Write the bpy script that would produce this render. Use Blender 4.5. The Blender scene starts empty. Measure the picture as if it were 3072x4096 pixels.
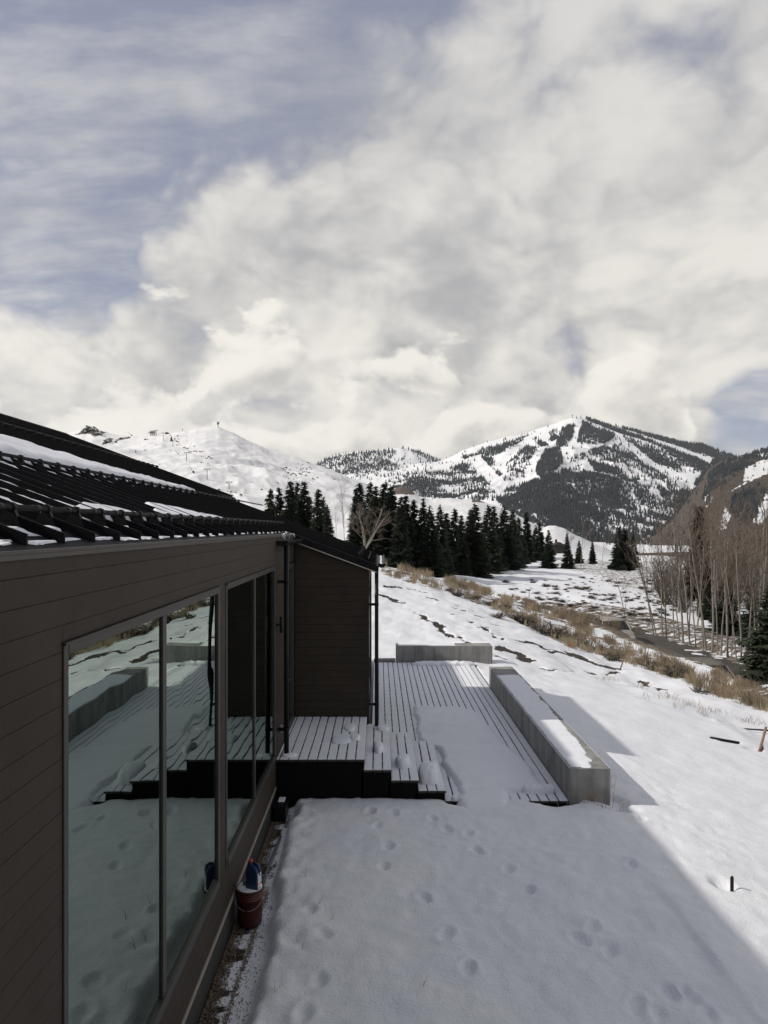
import bpy, math, random
import numpy as np
from mathutils import Vector, Matrix
random.seed(7); RNG = np.random.default_rng(11)
SC = bpy.context.scene
COL = SC.collection

# ------------------------------------------------------------------ camera, sky, sun, exposure
FPX, VX, VY, CZ = 2870.0, 1515.0, 2112.0, 4.2      # focal length and vanishing point of the 3072x4096 frame, eye height
cam_d = bpy.data.cameras.new('camera'); cam = bpy.data.objects.new('camera', cam_d); COL.objects.link(cam)
cam.location = (0, 0, CZ); cam.rotation_euler = (math.radians(90), 0, 0)
cam_d.sensor_fit = 'VERTICAL'; cam_d.sensor_height = 36.0; cam_d.lens = 36.0*FPX/4096.0
cam_d.shift_x = 21/4096.0; cam_d.shift_y = 64/4096.0
cam_d.clip_start = 0.05; cam_d.clip_end = 40000
SC.camera = cam

SUN_DIR = Vector((-1.0, -0.10, 0.77)).normalized()   # towards the sun
SUN_EL = math.asin(SUN_DIR.z); SUN_ROT = math.atan2(SUN_DIR.x, SUN_DIR.y)
sun_d = bpy.data.lights.new('sun', 'SUN'); sun = bpy.data.objects.new('sun', sun_d); COL.objects.link(sun)
sun_d.energy = 3.0; sun_d.angle = math.radians(0.9); sun_d.color = (1.0, 0.945, 0.865)
sun.rotation_euler = SUN_DIR.to_track_quat('Z', 'Y').to_euler()

world = bpy.data.worlds.new('World'); SC.world = world; world.use_nodes = True
def build_world():
    nt = world.node_tree; N = nt.nodes; L = nt.links; N.clear()
    def nd(t, **k):
        n = N.new(t)
        for a, b in k.items(): setattr(n, a, b)
        return n
    def val(x, sock):
        if isinstance(x, (int, float)): sock.default_value = x
        elif isinstance(x, (tuple, list)): sock.default_value = x
        else: L.new(x, sock)
    def M(op, a, b=None, c=None, clamp=False):
        n = nd('ShaderNodeMath', operation=op, use_clamp=clamp)
        val(a, n.inputs[0])
        if b is not None: val(b, n.inputs[1])
        if c is not None: val(c, n.inputs[2])
        return n.outputs[0]
    def VM(op, a, b=None):
        n = nd('ShaderNodeVectorMath', operation=op); val(a, n.inputs[0])
        if b is not None: val(b, n.inputs[1])
        return n.outputs['Value'] if op == 'DOT_PRODUCT' else n.outputs[0]
    def noise(vec, scale, detail, rough=0.55, dist=0.0, w=None):
        n = nd('ShaderNodeTexNoise'); n.inputs['Scale'].default_value = scale; n.inputs['Detail'].default_value = detail
        n.inputs['Roughness'].default_value = rough; n.inputs['Distortion'].default_value = dist
        L.new(vec, n.inputs['Vector']); return n
    def smooth(x, a, b):
        n = nd('ShaderNodeMapRange', interpolation_type='SMOOTHSTEP'); val(x, n.inputs[0])
        n.inputs[1].default_value = a; n.inputs[2].default_value = b; return n.outputs[0]
    def mixc(f, a, b):
        n = nd('ShaderNodeMix', data_type='RGBA'); val(f, n.inputs[0]); val(a, n.inputs[6]); val(b, n.inputs[7]); return n.outputs[2]
    tc = nd('ShaderNodeTexCoord'); d = VM('NORMALIZE', tc.outputs['Generated'])
    sx = nd('ShaderNodeSeparateXYZ'); L.new(d, sx.inputs[0]); X, Y, Z = sx.outputs
    inv = M('DIVIDE', 1.0, M('ADD', M('MAXIMUM', Z, 0.0), 0.30))
    cb = nd('ShaderNodeCombineXYZ'); L.new(M('MULTIPLY', X, inv), cb.inputs[0]); L.new(M('MULTIPLY', Y, inv), cb.inputs[1]); L.new(M('MULTIPLY', Z, 0.8), cb.inputs[2])
    P = cb.outputs[0]                                        # flat cloud deck seen in perspective
    Q = VM('MULTIPLY', d, (1.0, 1.0, 1.55))                  # heaped clouds, a little wider than tall
    def dirv(dx, dy): return Vector(((dx*1.8517-VX)/FPX, 1.0, (VY-dy*1.8517)/FPX)).normalized()
    def blob(dx, dy, r0, r1, amt):
        return M('MULTIPLY', smooth(VM('DOT_PRODUCT', d, tuple(dirv(dx, dy))), math.cos(math.radians(r1)), math.cos(math.radians(r0))), amt)
    nrm = dirv(300, 600).cross(dirv(900, -60)).normalized()
    if nrm.dot(dirv(1300, 500)) < 0: nrm = -nrm
    side = smooth(VM('DOT_PRODUCT', d, tuple(nrm)), -0.14, 0.16)          # the bank of cloud fills one side of the sky
    lowb = smooth(Z, 0.40, 0.22)                                           # and all of the sky near the horizon
    cov = M('MAXIMUM', side, lowb)
    def billow(vec, scale, detail, off=(0, 0, 0)):           # rounded puffs with dark creases, three sizes
        tot = None
        for i in range(detail):
            n = noise(VM('ADD', vec, (off[0]+i*1.7, off[1]+i*0.9, off[2]-i*1.3)), scale*2.1**i, 1.0, 0.5, 0.12).outputs['Fac']
            t = M('MULTIPLY', M('ABSOLUTE', M('MULTIPLY_ADD', n, 2.0, -1.0)), 2.2*0.56**i)
            tot = t if tot is None else M('ADD', tot, t)
        return M('MULTIPLY', tot, 0.55)
    warp = VM('ADD', Q, VM('MULTIPLY', VM('SUBTRACT', noise(Q, 2.4, 3, 0.5).outputs['Color'], (0.5, 0.5, 0.5)), (0.22, 0.22, 0.16)))
    nb = noise(warp, 3.3, 7, 0.58).outputs['Fac']
    nb2 = noise(VM('ADD', warp, (-0.05, 0.01, 0.060)), 3.3, 4, 0.58).outputs['Fac']
    nf = billow(warp, 6.0, 3)
    nd_ = noise(P, 2.2, 5, 0.58, 0.1).outputs['Fac']
    nw = noise(VM('MULTIPLY', P, (1.0, 2.6, 1.0)), 2.4, 5, 0.62, 0.15).outputs['Fac']      # wind-drawn veil
    for a in ((440, 440, 1, 7, 0.30), (20, 270, 1, 5.5, 0.50), (1180, 300, 3, 12, 0.12), (400, 130, 3, 13, -0.25), (150, 590, 1, 6, -0.42), (60, 480, 2, 8, -0.22),
              (1640, 930, 0.8, 5.5, -0.85), (1640, 770, 0.2, 5.0, -0.18), (1225, 765, 0.2, 3.2, -0.16), (840, 675, 0.2, 3.6, -0.22), (1330, 110, 1, 8, -0.30), (1560, 40, 1, 8, -0.32)):
        cov = M('ADD', cov, blob(*a))
    dens = M('ADD', cov, M('ADD', M('MULTIPLY', M('SUBTRACT', nb, 0.5), 1.9), M('ADD', M('MULTIPLY', M('SUBTRACT', nf, 0.35), 0.30), M('MULTIPLY', M('SUBTRACT', nd_, 0.5), 0.6))))
    alpha = smooth(dens, 0.22, 0.80)
    veil = M('MULTIPLY', smooth(nw, 0.36, 0.70), 0.62)
    alpha = M('MAXIMUM', alpha, veil)
    # body of the high bank: lit sides and grey undersides
    lit = M('ADD', 0.50, M('ADD', M('MULTIPLY', M('SUBTRACT', nb, nb2), 2.1), M('ADD', M('MULTIPLY', M('SUBTRACT', nf, 0.30), 0.55), M('MULTIPLY', M('SUBTRACT', nd_, 0.5), 0.8))))
    lit = M('ADD', lit, M('ADD', blob(720, 890, 3, 13, 0.10), blob(880, 590, 1, 9, -0.07)))
    ramp = nd('ShaderNodeValToRGB'); L.new(lit, ramp.inputs[0]); cr = ramp.color_ramp; cr.interpolation = 'EASE'
    cr.elements[0].position = 0.0; cr.elements[0].color = (0.440, 0.440, 0.450, 1)
    cr.elements[1].position = 0.92; cr.elements[1].color = (0.860, 0.828, 0.770, 1)
    hi = smooth(Z, 0.20, 0.66)
    ccol = mixc(M('MULTIPLY', hi, 0.50), ramp.outputs[0], (0.500, 0.505, 0.535, 1))
    # heaped cumulus along the horizon, crisp cauliflower tops
    C = VM('MULTIPLY', d, (1.0, 1.0, 1.7))
    c1 = noise(C, 6.0, 6, 0.52, 0.25).outputs['Fac']; c3 = noise(VM('ADD', C, (-0.020, 0.0, 0.030)), 6.0, 5, 0.52, 0.25).outputs['Fac']
    cum = M('ADD', M('MULTIPLY', M('SUBTRACT', 0.200, Z), 2.6), M('MULTIPLY', M('SUBTRACT', c1, 0.5), 2.3))
    cum = M('ADD', cum, M('ADD', blob(1640, 930, 0.8, 5.5, -0.85), M('ADD', blob(700, 880, 1, 12, 0.10), blob(1330, 870, 0.5, 8, 0.14))))
    ca = M('MULTIPLY', smooth(cum, 0.0, 0.17), 0.92)
    deep = smooth(cum, 0.02, 0.75)
    cl2 = M('ADD', M('MULTIPLY', M('SUBTRACT', 1.0, deep), 0.55), M('ADD', M('MULTIPLY', M('SUBTRACT', c1, c3), 3.2), M('MULTIPLY', nf, 0.35)))
    r2 = nd('ShaderNodeValToRGB'); L.new(cl2, r2.inputs[0]); k2 = r2.color_ramp; k2.interpolation = 'EASE'
    k2.elements[0].position = 0.0; k2.elements[0].color = (0.530, 0.515, 0.490, 1); k2.elements[1].position = 0.80; k2.elements[1].color = (0.930, 0.893, 0.825, 1)
    ccol = VM('MULTIPLY', ccol, (8.7, 8.7, 8.7)); cumc = VM('MULTIPLY', r2.outputs[0], (8.9, 8.9, 8.9))
    sky = nd('ShaderNodeTexSky', sky_type='NISHITA', sun_disc=False, sun_elevation=SUN_EL, sun_rotation=SUN_ROT)
    sky.altitude = 1800; sky.air_density = 1.0; sky.dust_density = 1.6; sky.ozone_density = 2.0
    skyc = mixc(0.68, VM('MULTIPLY', sky.outputs[0], (1.15, 1.0, 0.95)), (2.85, 3.0, 3.75, 1))   # thin high veil over the blue
    final = mixc(ca, mixc(alpha, skyc, ccol), cumc)
    bg = nd('ShaderNodeBackground'); L.new(final, bg.inputs[0]); bg.inputs[1].default_value = 0.1
    out = nd('ShaderNodeOutputWorld'); L.new(bg.outputs[0], out.inputs[0])
build_world()
try: world.cycles.sampling_method = 'MANUAL'; world.cycles.sample_map_resolution = 512
except Exception: pass
SC.cycles.max_bounces = 6; SC.cycles.diffuse_bounces = 3; SC.cycles.glossy_bounces = 3; SC.cycles.transparent_max_bounces = 6; SC.cycles.volume_bounces = 0
SC.view_settings.view_transform = 'Standard'; SC.view_settings.look = 'None'
SC.view_settings.exposure = 0.2; SC.view_settings.gamma = 1.0; SC.view_settings.use_curve_mapping = False

# ------------------------------------------------------------------ helpers
def P3(sx, sy, Y): return ((sx-VX)*Y/FPX, Y, CZ-(sy-VY)*Y/FPX)
def proj(v):
    v = np.asarray(v, float); return VX+FPX*v[..., 0]/v[..., 1], VY-FPX*(v[..., 2]-CZ)/v[..., 1]

def _hash(ix, iy, seed):
    h = (ix.astype(np.int64)*374761393 + iy.astype(np.int64)*668265263 + seed*1442695041) & 0x7fffffff
    h = ((h ^ (h >> 13))*1274126177) & 0x7fffffff
    return ((h ^ (h >> 16)) & 0xffff)/65535.0
def vnoise(x, y, seed=0):
    x = np.asarray(x, float); y = np.asarray(y, float)
    ix = np.floor(x); iy = np.floor(y); fx = x-ix; fy = y-iy
    fx = fx*fx*fx*(fx*(fx*6-15)+10); fy = fy*fy*fy*(fy*(fy*6-15)+10)
    a = _hash(ix, iy, seed); b = _hash(ix+1, iy, seed); c = _hash(ix, iy+1, seed); d = _hash(ix+1, iy+1, seed)
    return (a*(1-fx)+b*fx)*(1-fy)+(c*(1-fx)+d*fx)*fy
def fbm(x, y, oct=5, seed=0, rough=0.5, ridged=False):
    t = 0; a = 1.0; s = 0
    x = np.asarray(x, float); y = np.asarray(y, float)
    for i in range(oct):
        n = vnoise(x, y, seed+i*17)
        if ridged: n = 1-abs(2*n-1)
        t = t+a*n; s += a; a *= rough; x, y = (x*1.6-y*1.2)+3.1, (x*1.2+y*1.6)+7.7
    return t/s
def sstep(a, b, x):
    t = np.clip((np.asarray(x, float)-a)/(b-a), 0, 1); return t*t*(3-2*t)
def inpoly(px, py, poly):
    px = np.asarray(px, float); py = np.asarray(py, float); r = np.zeros(px.shape, bool); n = len(poly); j = n-1
    for i in range(n):
        xi, yi = poly[i]; xj, yj = poly[j]
        with np.errstate(divide='ignore', invalid='ignore'):
            c = ((yi > py) != (yj > py)) & (px < (xj-xi)*(py-yi)/((yj-yi) if yj != yi else 1e-9)+xi)
        r ^= c; j = i
    return r

class MB:
    """collects shapes, build() links them as ONE mesh object"""
    def __init__(s): s.v = []; s.f = []; s.m = []
    def add(s, vs, fs, mi=0):
        o = len(s.v); s.v += [tuple(p) for p in vs]; s.f += [tuple(i+o for i in f) for f in fs]; s.m += [mi]*len(fs); return s
    def box(s, x0, x1, y0, y1, z0, z1, mi=0):
        return s.add([(x0,y0,z0),(x1,y0,z0),(x1,y1,z0),(x0,y1,z0),(x0,y0,z1),(x1,y0,z1),(x1,y1,z1),(x0,y1,z1)],
                     [(0,3,2,1),(4,5,6,7),(0,1,5,4),(1,2,6,5),(2,3,7,6),(3,0,4,7)], mi)
    def bbox(s, x0, x1, y0, y1, z0, z1, b=0.004, mi=0):     # box with chamfered edges
        vs = []; 
        for sx in (0, 1):
            for sy in (0, 1):
                for sz in (0, 1):
                    X = (x0, x1)[sx]; Y = (y0, y1)[sy]; Z = (z0, z1)[sz]
                    ix = b*(1-2*sx); iy = b*(1-2*sy); iz = b*(1-2*sz)
                    vs += [(X, Y+iy, Z+iz), (X+ix, Y, Z+iz), (X+ix, Y+iy, Z)]
        def id_(sx, sy, sz, k): return (sx*4+sy*2+sz)*3+k
        fs = []
        for k in range(3):
            for s_ in (0, 1):
                idx = []
                for (a, c) in ((0,0),(1,0),(1,1),(0,1)):
                    t = [a, c]; t.insert(k, s_); idx.append(id_(*t, k))
                if s_ == 0 and k != 1 or s_ == 1 and k == 1: idx = idx[::-1]
                fs.append(tuple(idx))
        for k in range(3):                                   # edges
            o1, o2 = [(1, 2), (0, 2), (0, 1)][k]
            for a in (0, 1):
                for c in (0, 1):
                    p = [0, 0, 0]; p[o1] = a; p[o2] = c; q = list(p); q[k] = 1
                    fs.append((id_(*p, o1), id_(*q, o1), id_(*q, o2), id_(*p, o2)))
        for sx in (0, 1):
            for sy in (0, 1):
                for sz in (0, 1): fs.append((id_(sx, sy, sz, 0), id_(sx, sy, sz, 1), id_(sx, sy, sz, 2)))
        return s.add(vs, fs, mi)
    def tube(s, pts, rad, n=8, mi=0, cap=True):
        pts = [Vector(p) for p in pts]; rs = rad if isinstance(rad, (list, tuple)) else [rad]*len(pts)
        vs = []; fs = []; up = Vector((0, 0, 1))
        for i, p in enumerate(pts):
            t = (pts[min(i+1, len(pts)-1)]-pts[max(i-1, 0)]).normalized()
            u = t.cross(up)
            if u.length < 0.05: u = t.cross(Vector((0, 1, 0)))
            u.normalize(); w = t.cross(u)
            for k in range(n):
                a = 2*math.pi*k/n; vs.append(p+(u*math.cos(a)+w*math.sin(a))*rs[i])
        for i in range(len(pts)-1):
            for k in range(n): fs.append((i*n+k, i*n+(k+1) % n, (i+1)*n+(k+1) % n, (i+1)*n+k))
        if cap: fs.append(tuple(range(n-1, -1, -1))); fs.append(tuple((len(pts)-1)*n+k for k in range(n)))
        return s.add(vs, fs, mi)
    def lathe(s, prof, c=(0, 0), n=24, mi=0, cap=True):
        vs = []; fs = []
        for r, z in prof:
            for k in range(n): a = 2*math.pi*k/n; vs.append((c[0]+r*math.cos(a), c[1]+r*math.sin(a), z))
        for i in range(len(prof)-1):
            for k in range(n): fs.append((i*n+k, i*n+(k+1) % n, (i+1)*n+(k+1) % n, (i+1)*n+k))
        if cap: fs.append(tuple(range(n-1, -1, -1))); fs.append(tuple((len(prof)-1)*n+k for k in range(n)))
        return s.add(vs, fs, mi)
    def prism(s, poly, axis, a, b, mi=0):                   # polygon in the two other axes, extruded along axis
        def mk(p, t): q = list(p); q.insert(axis, t); return tuple(q)
        n = len(poly); vs = [mk(p, a) for p in poly]+[mk(p, b) for p in poly]
        fs = [tuple(range(n)), tuple(range(2*n-1, n-1, -1))]+[(i, n+i, n+(i+1) % n, (i+1) % n) for i in range(n)]
        return s.add(vs, fs, mi)
    def mesh(s, name, mats, smooth=False):
        me = bpy.data.meshes.new(name); me.from_pydata(s.v, [], s.f)
        for m in (mats if isinstance(mats, (list, tuple)) else [mats]): me.materials.append(m)
        if len(me.materials) > 1: me.polygons.foreach_set('material_index', s.m)
        if smooth: me.polygons.foreach_set('use_smooth', [True]*len(me.polygons))
        me.update(); fixn(me); return me
    def build(s, name, mats, parent=None, smooth=False, **kw):
        return link(name, s.mesh(name, mats, smooth), parent, **kw)
def fixn(me):
    import bmesh
    if len(me.polygons) > 60000: return
    bm = bmesh.new(); bm.from_mesh(me); bmesh.ops.recalc_face_normals(bm, faces=bm.faces); bm.to_mesh(me); bm.free()
def link(name, me, parent=None, loc=None, rot=None, scale=None):
    o = bpy.data.objects.new(name, me); COL.objects.link(o)
    if parent is not None:
        o.parent = parent
    if loc is not None: o.location = loc
    if rot is not None: o.rotation_euler = rot
    if scale is not None: o.scale = scale
    return o
def empty(name, loc=(0, 0, 0), rot=(0, 0, 0)):
    o = bpy.data.objects.new(name, None); COL.objects.link(o); o.location = loc; o.rotation_euler = rot; o.empty_display_size = 0.2; return o
def tag(o, label=None, cat=None, group=None, kind=None):
    if label: o['label'] = label
    if cat: o['category'] = cat
    if group: o['group'] = group
    if kind: o['kind'] = kind
    return o
def copy_tree(o, parent=None):
    c = o.copy(); COL.objects.link(c); c.parent = parent
    for ch in list(o.children):
        copy_tree(ch, c)
    return c
def np_mesh(name, V, F, mat, smooth=True, attrs=None, mi=None):
    """V (n,3), F (m,3 or 4) numpy -> mesh"""
    me = bpy.data.meshes.new(name); V = np.ascontiguousarray(V, np.float32); F = np.ascontiguousarray(F, np.int32)
    n, k = F.shape
    me.vertices.add(len(V)); me.vertices.foreach_set('co', V.ravel())
    me.loops.add(n*k); me.loops.foreach_set('vertex_index', F.ravel())
    me.polygons.add(n); me.polygons.foreach_set('loop_start', np.arange(0, n*k, k, dtype=np.int32))
    try: me.polygons.foreach_set('loop_total', np.full(n, k, np.int32))
    except Exception: pass
    for m in (mat if isinstance(mat, (list, tuple)) else [mat]): me.materials.append(m)
    if mi is not None: me.polygons.foreach_set('material_index', np.ascontiguousarray(mi, np.int32))
    me.polygons.foreach_set('use_smooth', np.full(n, smooth, bool))
    for a, arr in (attrs or {}).items():
        at = me.attributes.new(a, 'FLOAT', 'POINT'); at.data.foreach_set('value', np.ascontiguousarray(arr, np.float32).ravel())
    me.update(calc_edges=True); return me
def grid_faces(nu, nv):
    i = np.arange(nu*nv).reshape(nv, nu)
    return np.stack([i[:-1, :-1], i[:-1, 1:], i[1:, 1:], i[1:, :-1]], -1).reshape(-1, 4)

# ------------------------------------------------------------------ materials
MATS = {}
def mat(name, col, rough=0.6, metal=0.0, spec=0.5, var=None, vscale=3.0, bump=0.0, bscale=40.0, col2=None, thr=None, obj=True, bump2=None):
    """principled with noise colour variation (var = amount or second colour col2 by threshold) and noise bump"""
    if name in MATS: return MATS[name]
    m = bpy.data.materials.new(name); m.use_nodes = True; MATS[name] = m
    nt = m.node_tree; N = nt.nodes; L = nt.links; b = N['Principled BSDF']
    b.inputs['Base Color'].default_value = (*col, 1); b.inputs['Roughness'].default_value = rough; b.inputs['Metallic'].default_value = metal
    b.inputs['Specular IOR Level'].default_value = spec
    tc = N.new('ShaderNodeTexCoord'); vec = tc.outputs['Object'] if obj else tc.outputs['Generated']
    if var or col2:
        n = N.new('ShaderNodeTexNoise'); n.inputs['Scale'].default_value = vscale; n.inputs['Detail'].default_value = 6; n.inputs['Roughness'].default_value = 0.62
        L.new(vec, n.inputs['Vector'])
        r = N.new('ShaderNodeValToRGB'); L.new(n.outputs['Fac'], r.inputs[0])
        c2 = col2 or tuple(min(1, c*(1+var)) for c in col); c1 = col if col2 else tuple(c*(1-var) for c in col)
        lo, hi = thr or (0.3, 0.7)
        r.color_ramp.elements[0].position = lo; r.color_ramp.elements[0].color = (*c1, 1)
        r.color_ramp.elements[1].position = hi; r.color_ramp.elements[1].color = (*c2, 1)
        L.new(r.outputs[0], b.inputs['Base Color'])
    if bump:
        n2 = N.new('ShaderNodeTexNoise'); n2.inputs['Scale'].default_value = bscale; n2.inputs['Detail'].default_value = 5
        L.new(vec, n2.inputs['Vector'])
        bp = N.new('ShaderNodeBump'); bp.inputs['Strength'].default_value = bump; bp.inputs['Distance'].default_value = 0.02
        L.new(n2.outputs['Fac'], bp.inputs['Height'])
        L.new(bp.outputs[0], b.inputs['Normal'])
    return m
SNOW = (0.745, 0.755, 0.785)
M_snow = mat('snow', SNOW, 0.75, spec=0.2, var=0.035, vscale=1.2, bump=0.35, bscale=55)
M_snowthin = mat('thin_snow', (0.745, 0.755, 0.785), 0.8, spec=0.2, var=0.05, vscale=6, bump=0.25, bscale=90)
M_wall = mat('siding_paint', (0.0365, 0.0280, 0.0212), 0.6, spec=0.22, var=0.16, vscale=2.2, bump=0.12, bscale=70)
M_frame = mat('bronze_frame', (0.045, 0.041, 0.038), 0.42, metal=0.2, var=0.06, vscale=4)
M_dark = mat('black_backing', (0.010, 0.010, 0.010), 0.9)
M_roof = mat('black_metal_roof', (0.007, 0.007, 0.0085), 0.65, metal=0.0, spec=0.12, var=0.25, vscale=1.5)
M_rail = mat('black_rail', (0.010, 0.010, 0.011), 0.55, spec=0.25, var=0.2, vscale=8)
M_fascia = mat('bronze_flashing', (0.085, 0.078, 0.070), 0.38, metal=0.3, var=0.08, vscale=3)
M_pipe = mat('black_downpipe', (0.006, 0.007, 0.008), 0.4, spec=0.25)
M_trim = mat('aluminium_trim', (0.34, 0.31, 0.27), 0.5, metal=0.3, var=0.15, vscale=8)
M_wood = mat('wet_deck_wood', (0.028, 0.024, 0.021), 0.7, var=0.3, vscale=5, bump=0.2, bscale=60)
M_skirt = mat('black_skirt_board', (0.0045, 0.0045, 0.005), 0.8, spec=0.1, var=0.2, vscale=3)
M_bark = mat('spruce_bark', (0.055, 0.042, 0.034), 0.9, var=0.3, vscale=8)
M_needle = mat('spruce_needles', (0.028, 0.040, 0.030), 0.65, spec=0.3, var=0.55, vscale=1.6)
M_needle2 = mat('brown_fir_needles', (0.050, 0.042, 0.026), 0.75, spec=0.2, var=0.5, vscale=1.6)
M_aspen = mat('aspen_bark', (0.215, 0.193, 0.166), 0.8, var=0.35, vscale=3)
M_twig = mat('grey_twigs', (0.135, 0.105, 0.082), 0.85, var=0.3, vscale=4)
M_sage = mat('sagebrush_twigs', (0.085, 0.072, 0.055), 0.9, var=0.45, vscale=3)
M_grass = mat('dry_grass_blades', (0.36, 0.285, 0.19), 0.85, var=0.5, vscale=0.9)
M_farfor = mat('far_conifers', (0.022, 0.030, 0.034), 0.9, var=0.4, vscale=0.02)
M_stone = mat('dark_rock', (0.036, 0.032, 0.029), 0.9, var=0.4, vscale=0.2)
M_steel = mat('grey_steel', (0.14, 0.14, 0.145), 0.5, metal=0.4)
M_gravel = mat('gravel_stone', (0.17, 0.125, 0.085), 0.8, var=0.5, vscale=30)
M_stake = mat('weathered_stake', (0.21, 0.145, 0.10), 0.8, var=0.25, vscale=14)

def concrete():
    m = bpy.data.materials.new('cast_concrete'); m.use_nodes = True; nt = m.node_tree; N = nt.nodes; L = nt.links; b = N['Principled BSDF']
    tc = N.new('ShaderNodeTexCoord'); ob = N.new('ShaderNodeObjectInfo')
    def nz(sc, det, vec, r=0.6):
        n = N.new('ShaderNodeTexNoise'); n.inputs['Scale'].default_value = sc; n.inputs['Detail'].default_value = det; n.inputs['Roughness'].default_value = r; L.new(vec, n.inputs['Vector']); return n.outputs['Fac']
    g = N.new('ShaderNodeNewGeometry'); pos = g.outputs['Position']
    mp = N.new('ShaderNodeMapping'); mp.inputs['Scale'].default_value = (5.0, 5.0, 0.55); L.new(pos, mp.inputs[0])
    streak = nz(1.0, 5, mp.outputs[0]); blot = nz(2.3, 6, pos); fine = nz(45, 4, pos)
    r1 = N.new('ShaderNodeValToRGB'); L.new(blot, r1.inputs[0])
    r1.color_ramp.elements[0].position = 0.3; r1.color_ramp.elements[0].color = (0.205, 0.205, 0.198, 1)
    r1.color_ramp.elements[1].position = 0.72; r1.color_ramp.elements[1].color = (0.335, 0.325, 0.300, 1)
    r2 = N.new('ShaderNodeValToRGB'); L.new(streak, r2.inputs[0])
    r2.color_ramp.elements[0].position = 0.36; r2.color_ramp.elements[0].color = (0.52, 0.52, 0.52, 1)
    r2.color_ramp.elements[1].position = 0.56; r2.color_ramp.elements[1].color = (1, 1, 1, 1)
    mx = N.new('ShaderNodeMix'); mx.data_type = 'RGBA'; mx.blend_type = 'MULTIPLY'; mx.inputs[0].default_value = 0.75
    L.new(r1.outputs[0], mx.inputs[6]); L.new(r2.outputs[0], mx.inputs[7]); L.new(mx.outputs[2], b.inputs['Base Color'])
    b.inputs['Roughness'].default_value = 0.8
    bp = N.new('ShaderNodeBump'); bp.inputs['Strength'].default_value = 0.15; bp.inputs['Distance'].default_value = 0.01; L.new(fine, bp.inputs['Height']); L.new(bp.outputs[0], b.inputs['Normal'])
    return m
M_conc = concrete()

def glass():
    m = bpy.data.materials.new('window_glass'); m.use_nodes = True; nt = m.node_tree; N = nt.nodes; L = nt.links; N.remove(N['Principled BSDF'])
    out = [n for n in N if n.type == 'OUTPUT_MATERIAL'][0]
    g = N.new('ShaderNodeNewGeometry')
    nz = N.new('ShaderNodeTexNoise'); nz.inputs['Scale'].default_value = 1.7; nz.inputs['Detail'].default_value = 1.0; L.new(g.outputs['Position'], nz.inputs['Vector'])
    bp = N.new('ShaderNodeBump'); bp.inputs['Strength'].default_value = 0.22; bp.inputs['Distance'].default_value = 0.010; L.new(nz.outputs['Fac'], bp.inputs['Height'])
    fr = N.new('ShaderNodeFresnel'); fr.inputs['IOR'].default_value = 4.6
    gl = N.new('ShaderNodeBsdfGlossy'); gl.inputs['Roughness'].default_value = 0.0; gl.inputs['Color'].default_value = (0.86, 1.0, 0.89, 1); L.new(bp.outputs[0], gl.inputs['Normal'])
    tr = N.new('ShaderNodeBsdfTransparent'); tr.inputs['Color'].default_value = (0.30, 0.36, 0.33, 1)
    mx = N.new('ShaderNodeMixShader'); L.new(fr.outputs[0], mx.inputs[0]); L.new(tr.outputs[0], mx.inputs[1]); L.new(gl.outputs[0], mx.inputs[2]); L.new(mx.outputs[0], out.inputs[0])
    return m
M_glass = glass()

def needles(name, c0, c1):
    m = MATS[name]; nt = m.node_tree; N = nt.nodes; L = nt.links; b = N['Principled BSDF']
    oi = N.new('ShaderNodeObjectInfo'); mx = N.new('ShaderNodeMix'); mx.data_type = 'RGBA'; mx.blend_type = 'MULTIPLY'; mx.inputs[0].default_value = 1.0
    r = N.new('ShaderNodeValToRGB'); L.new(oi.outputs['Random'], r.inputs[0]); r.color_ramp.elements[0].color = (*c0, 1); r.color_ramp.elements[1].color = (*c1, 1)
    src = b.inputs['Base Color'].links[0].from_socket; L.new(src, mx.inputs[6]); L.new(r.outputs[0], mx.inputs[7]); L.new(mx.outputs[2], b.inputs['Base Color'])
needles('spruce_needles', (.75, .85, .8), (1.9, 1.6, 1.3))
# ------------------------------------------------------------------ terrain
A_, HX = 1.58, 0
YF = 11.03                                                    # front edge of landing, steps and deck
PROF = [
 (18.0, [-1200,-200,-12,-2,3.3,4.2,6,8.7,9.7,12.0,13.3,19.9,20.7,40,200,1200], [2,1,0,0,0,-.10,-.37,-.80,-1.15,-1.42,-2.95,-2.98,-2.8,-3.4,-6,-10]),
 (24.0, [-1200,-200,-12,-2,2.8,4.2,6,7.6,8.8,12.7,13.5,19.7,20.5,40,200,1200], [2,1,.3,.02,0,-.10,-.42,-.78,-1.08,-1.17,-2.95,-2.98,-2.75,-3.3,-6,-10]),
 (42.0, [-1200,-200,-20,-6,0,2.6,7.8,10.2,12.75,13.3,18.8,19.6,40,200,1200], [10,6,4.0,3.1,2.05,1.55,-.15,-.85,-1.32,-2.72,-2.76,-2.5,-2.9,-5,-10]),
 (62.0, [-1200,-200,-20,0,5,10,11.4,17.2,18.2,40,200,1200], [10,6,2.0,.2,-.8,-1.75,-2.35,-2.4,-2.2,-2.7,-5,-10]),
 (95.0, [-1200,-200,-20,0,10,18,40,200,1200], [8,4,.8,-.7,-1.45,-1.9,-2.5,-5,-10]),
 (170.0, [-1200,-200,0,18,40,200,1200], [6,2,-1.6,-2.6,-3.4,-6,-12]),
 (450.0, [-1200,0,1200], [-4,-8,-14]),
 (2600.0, [-1200,0,1200], [-40,-50,-60])]
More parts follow.
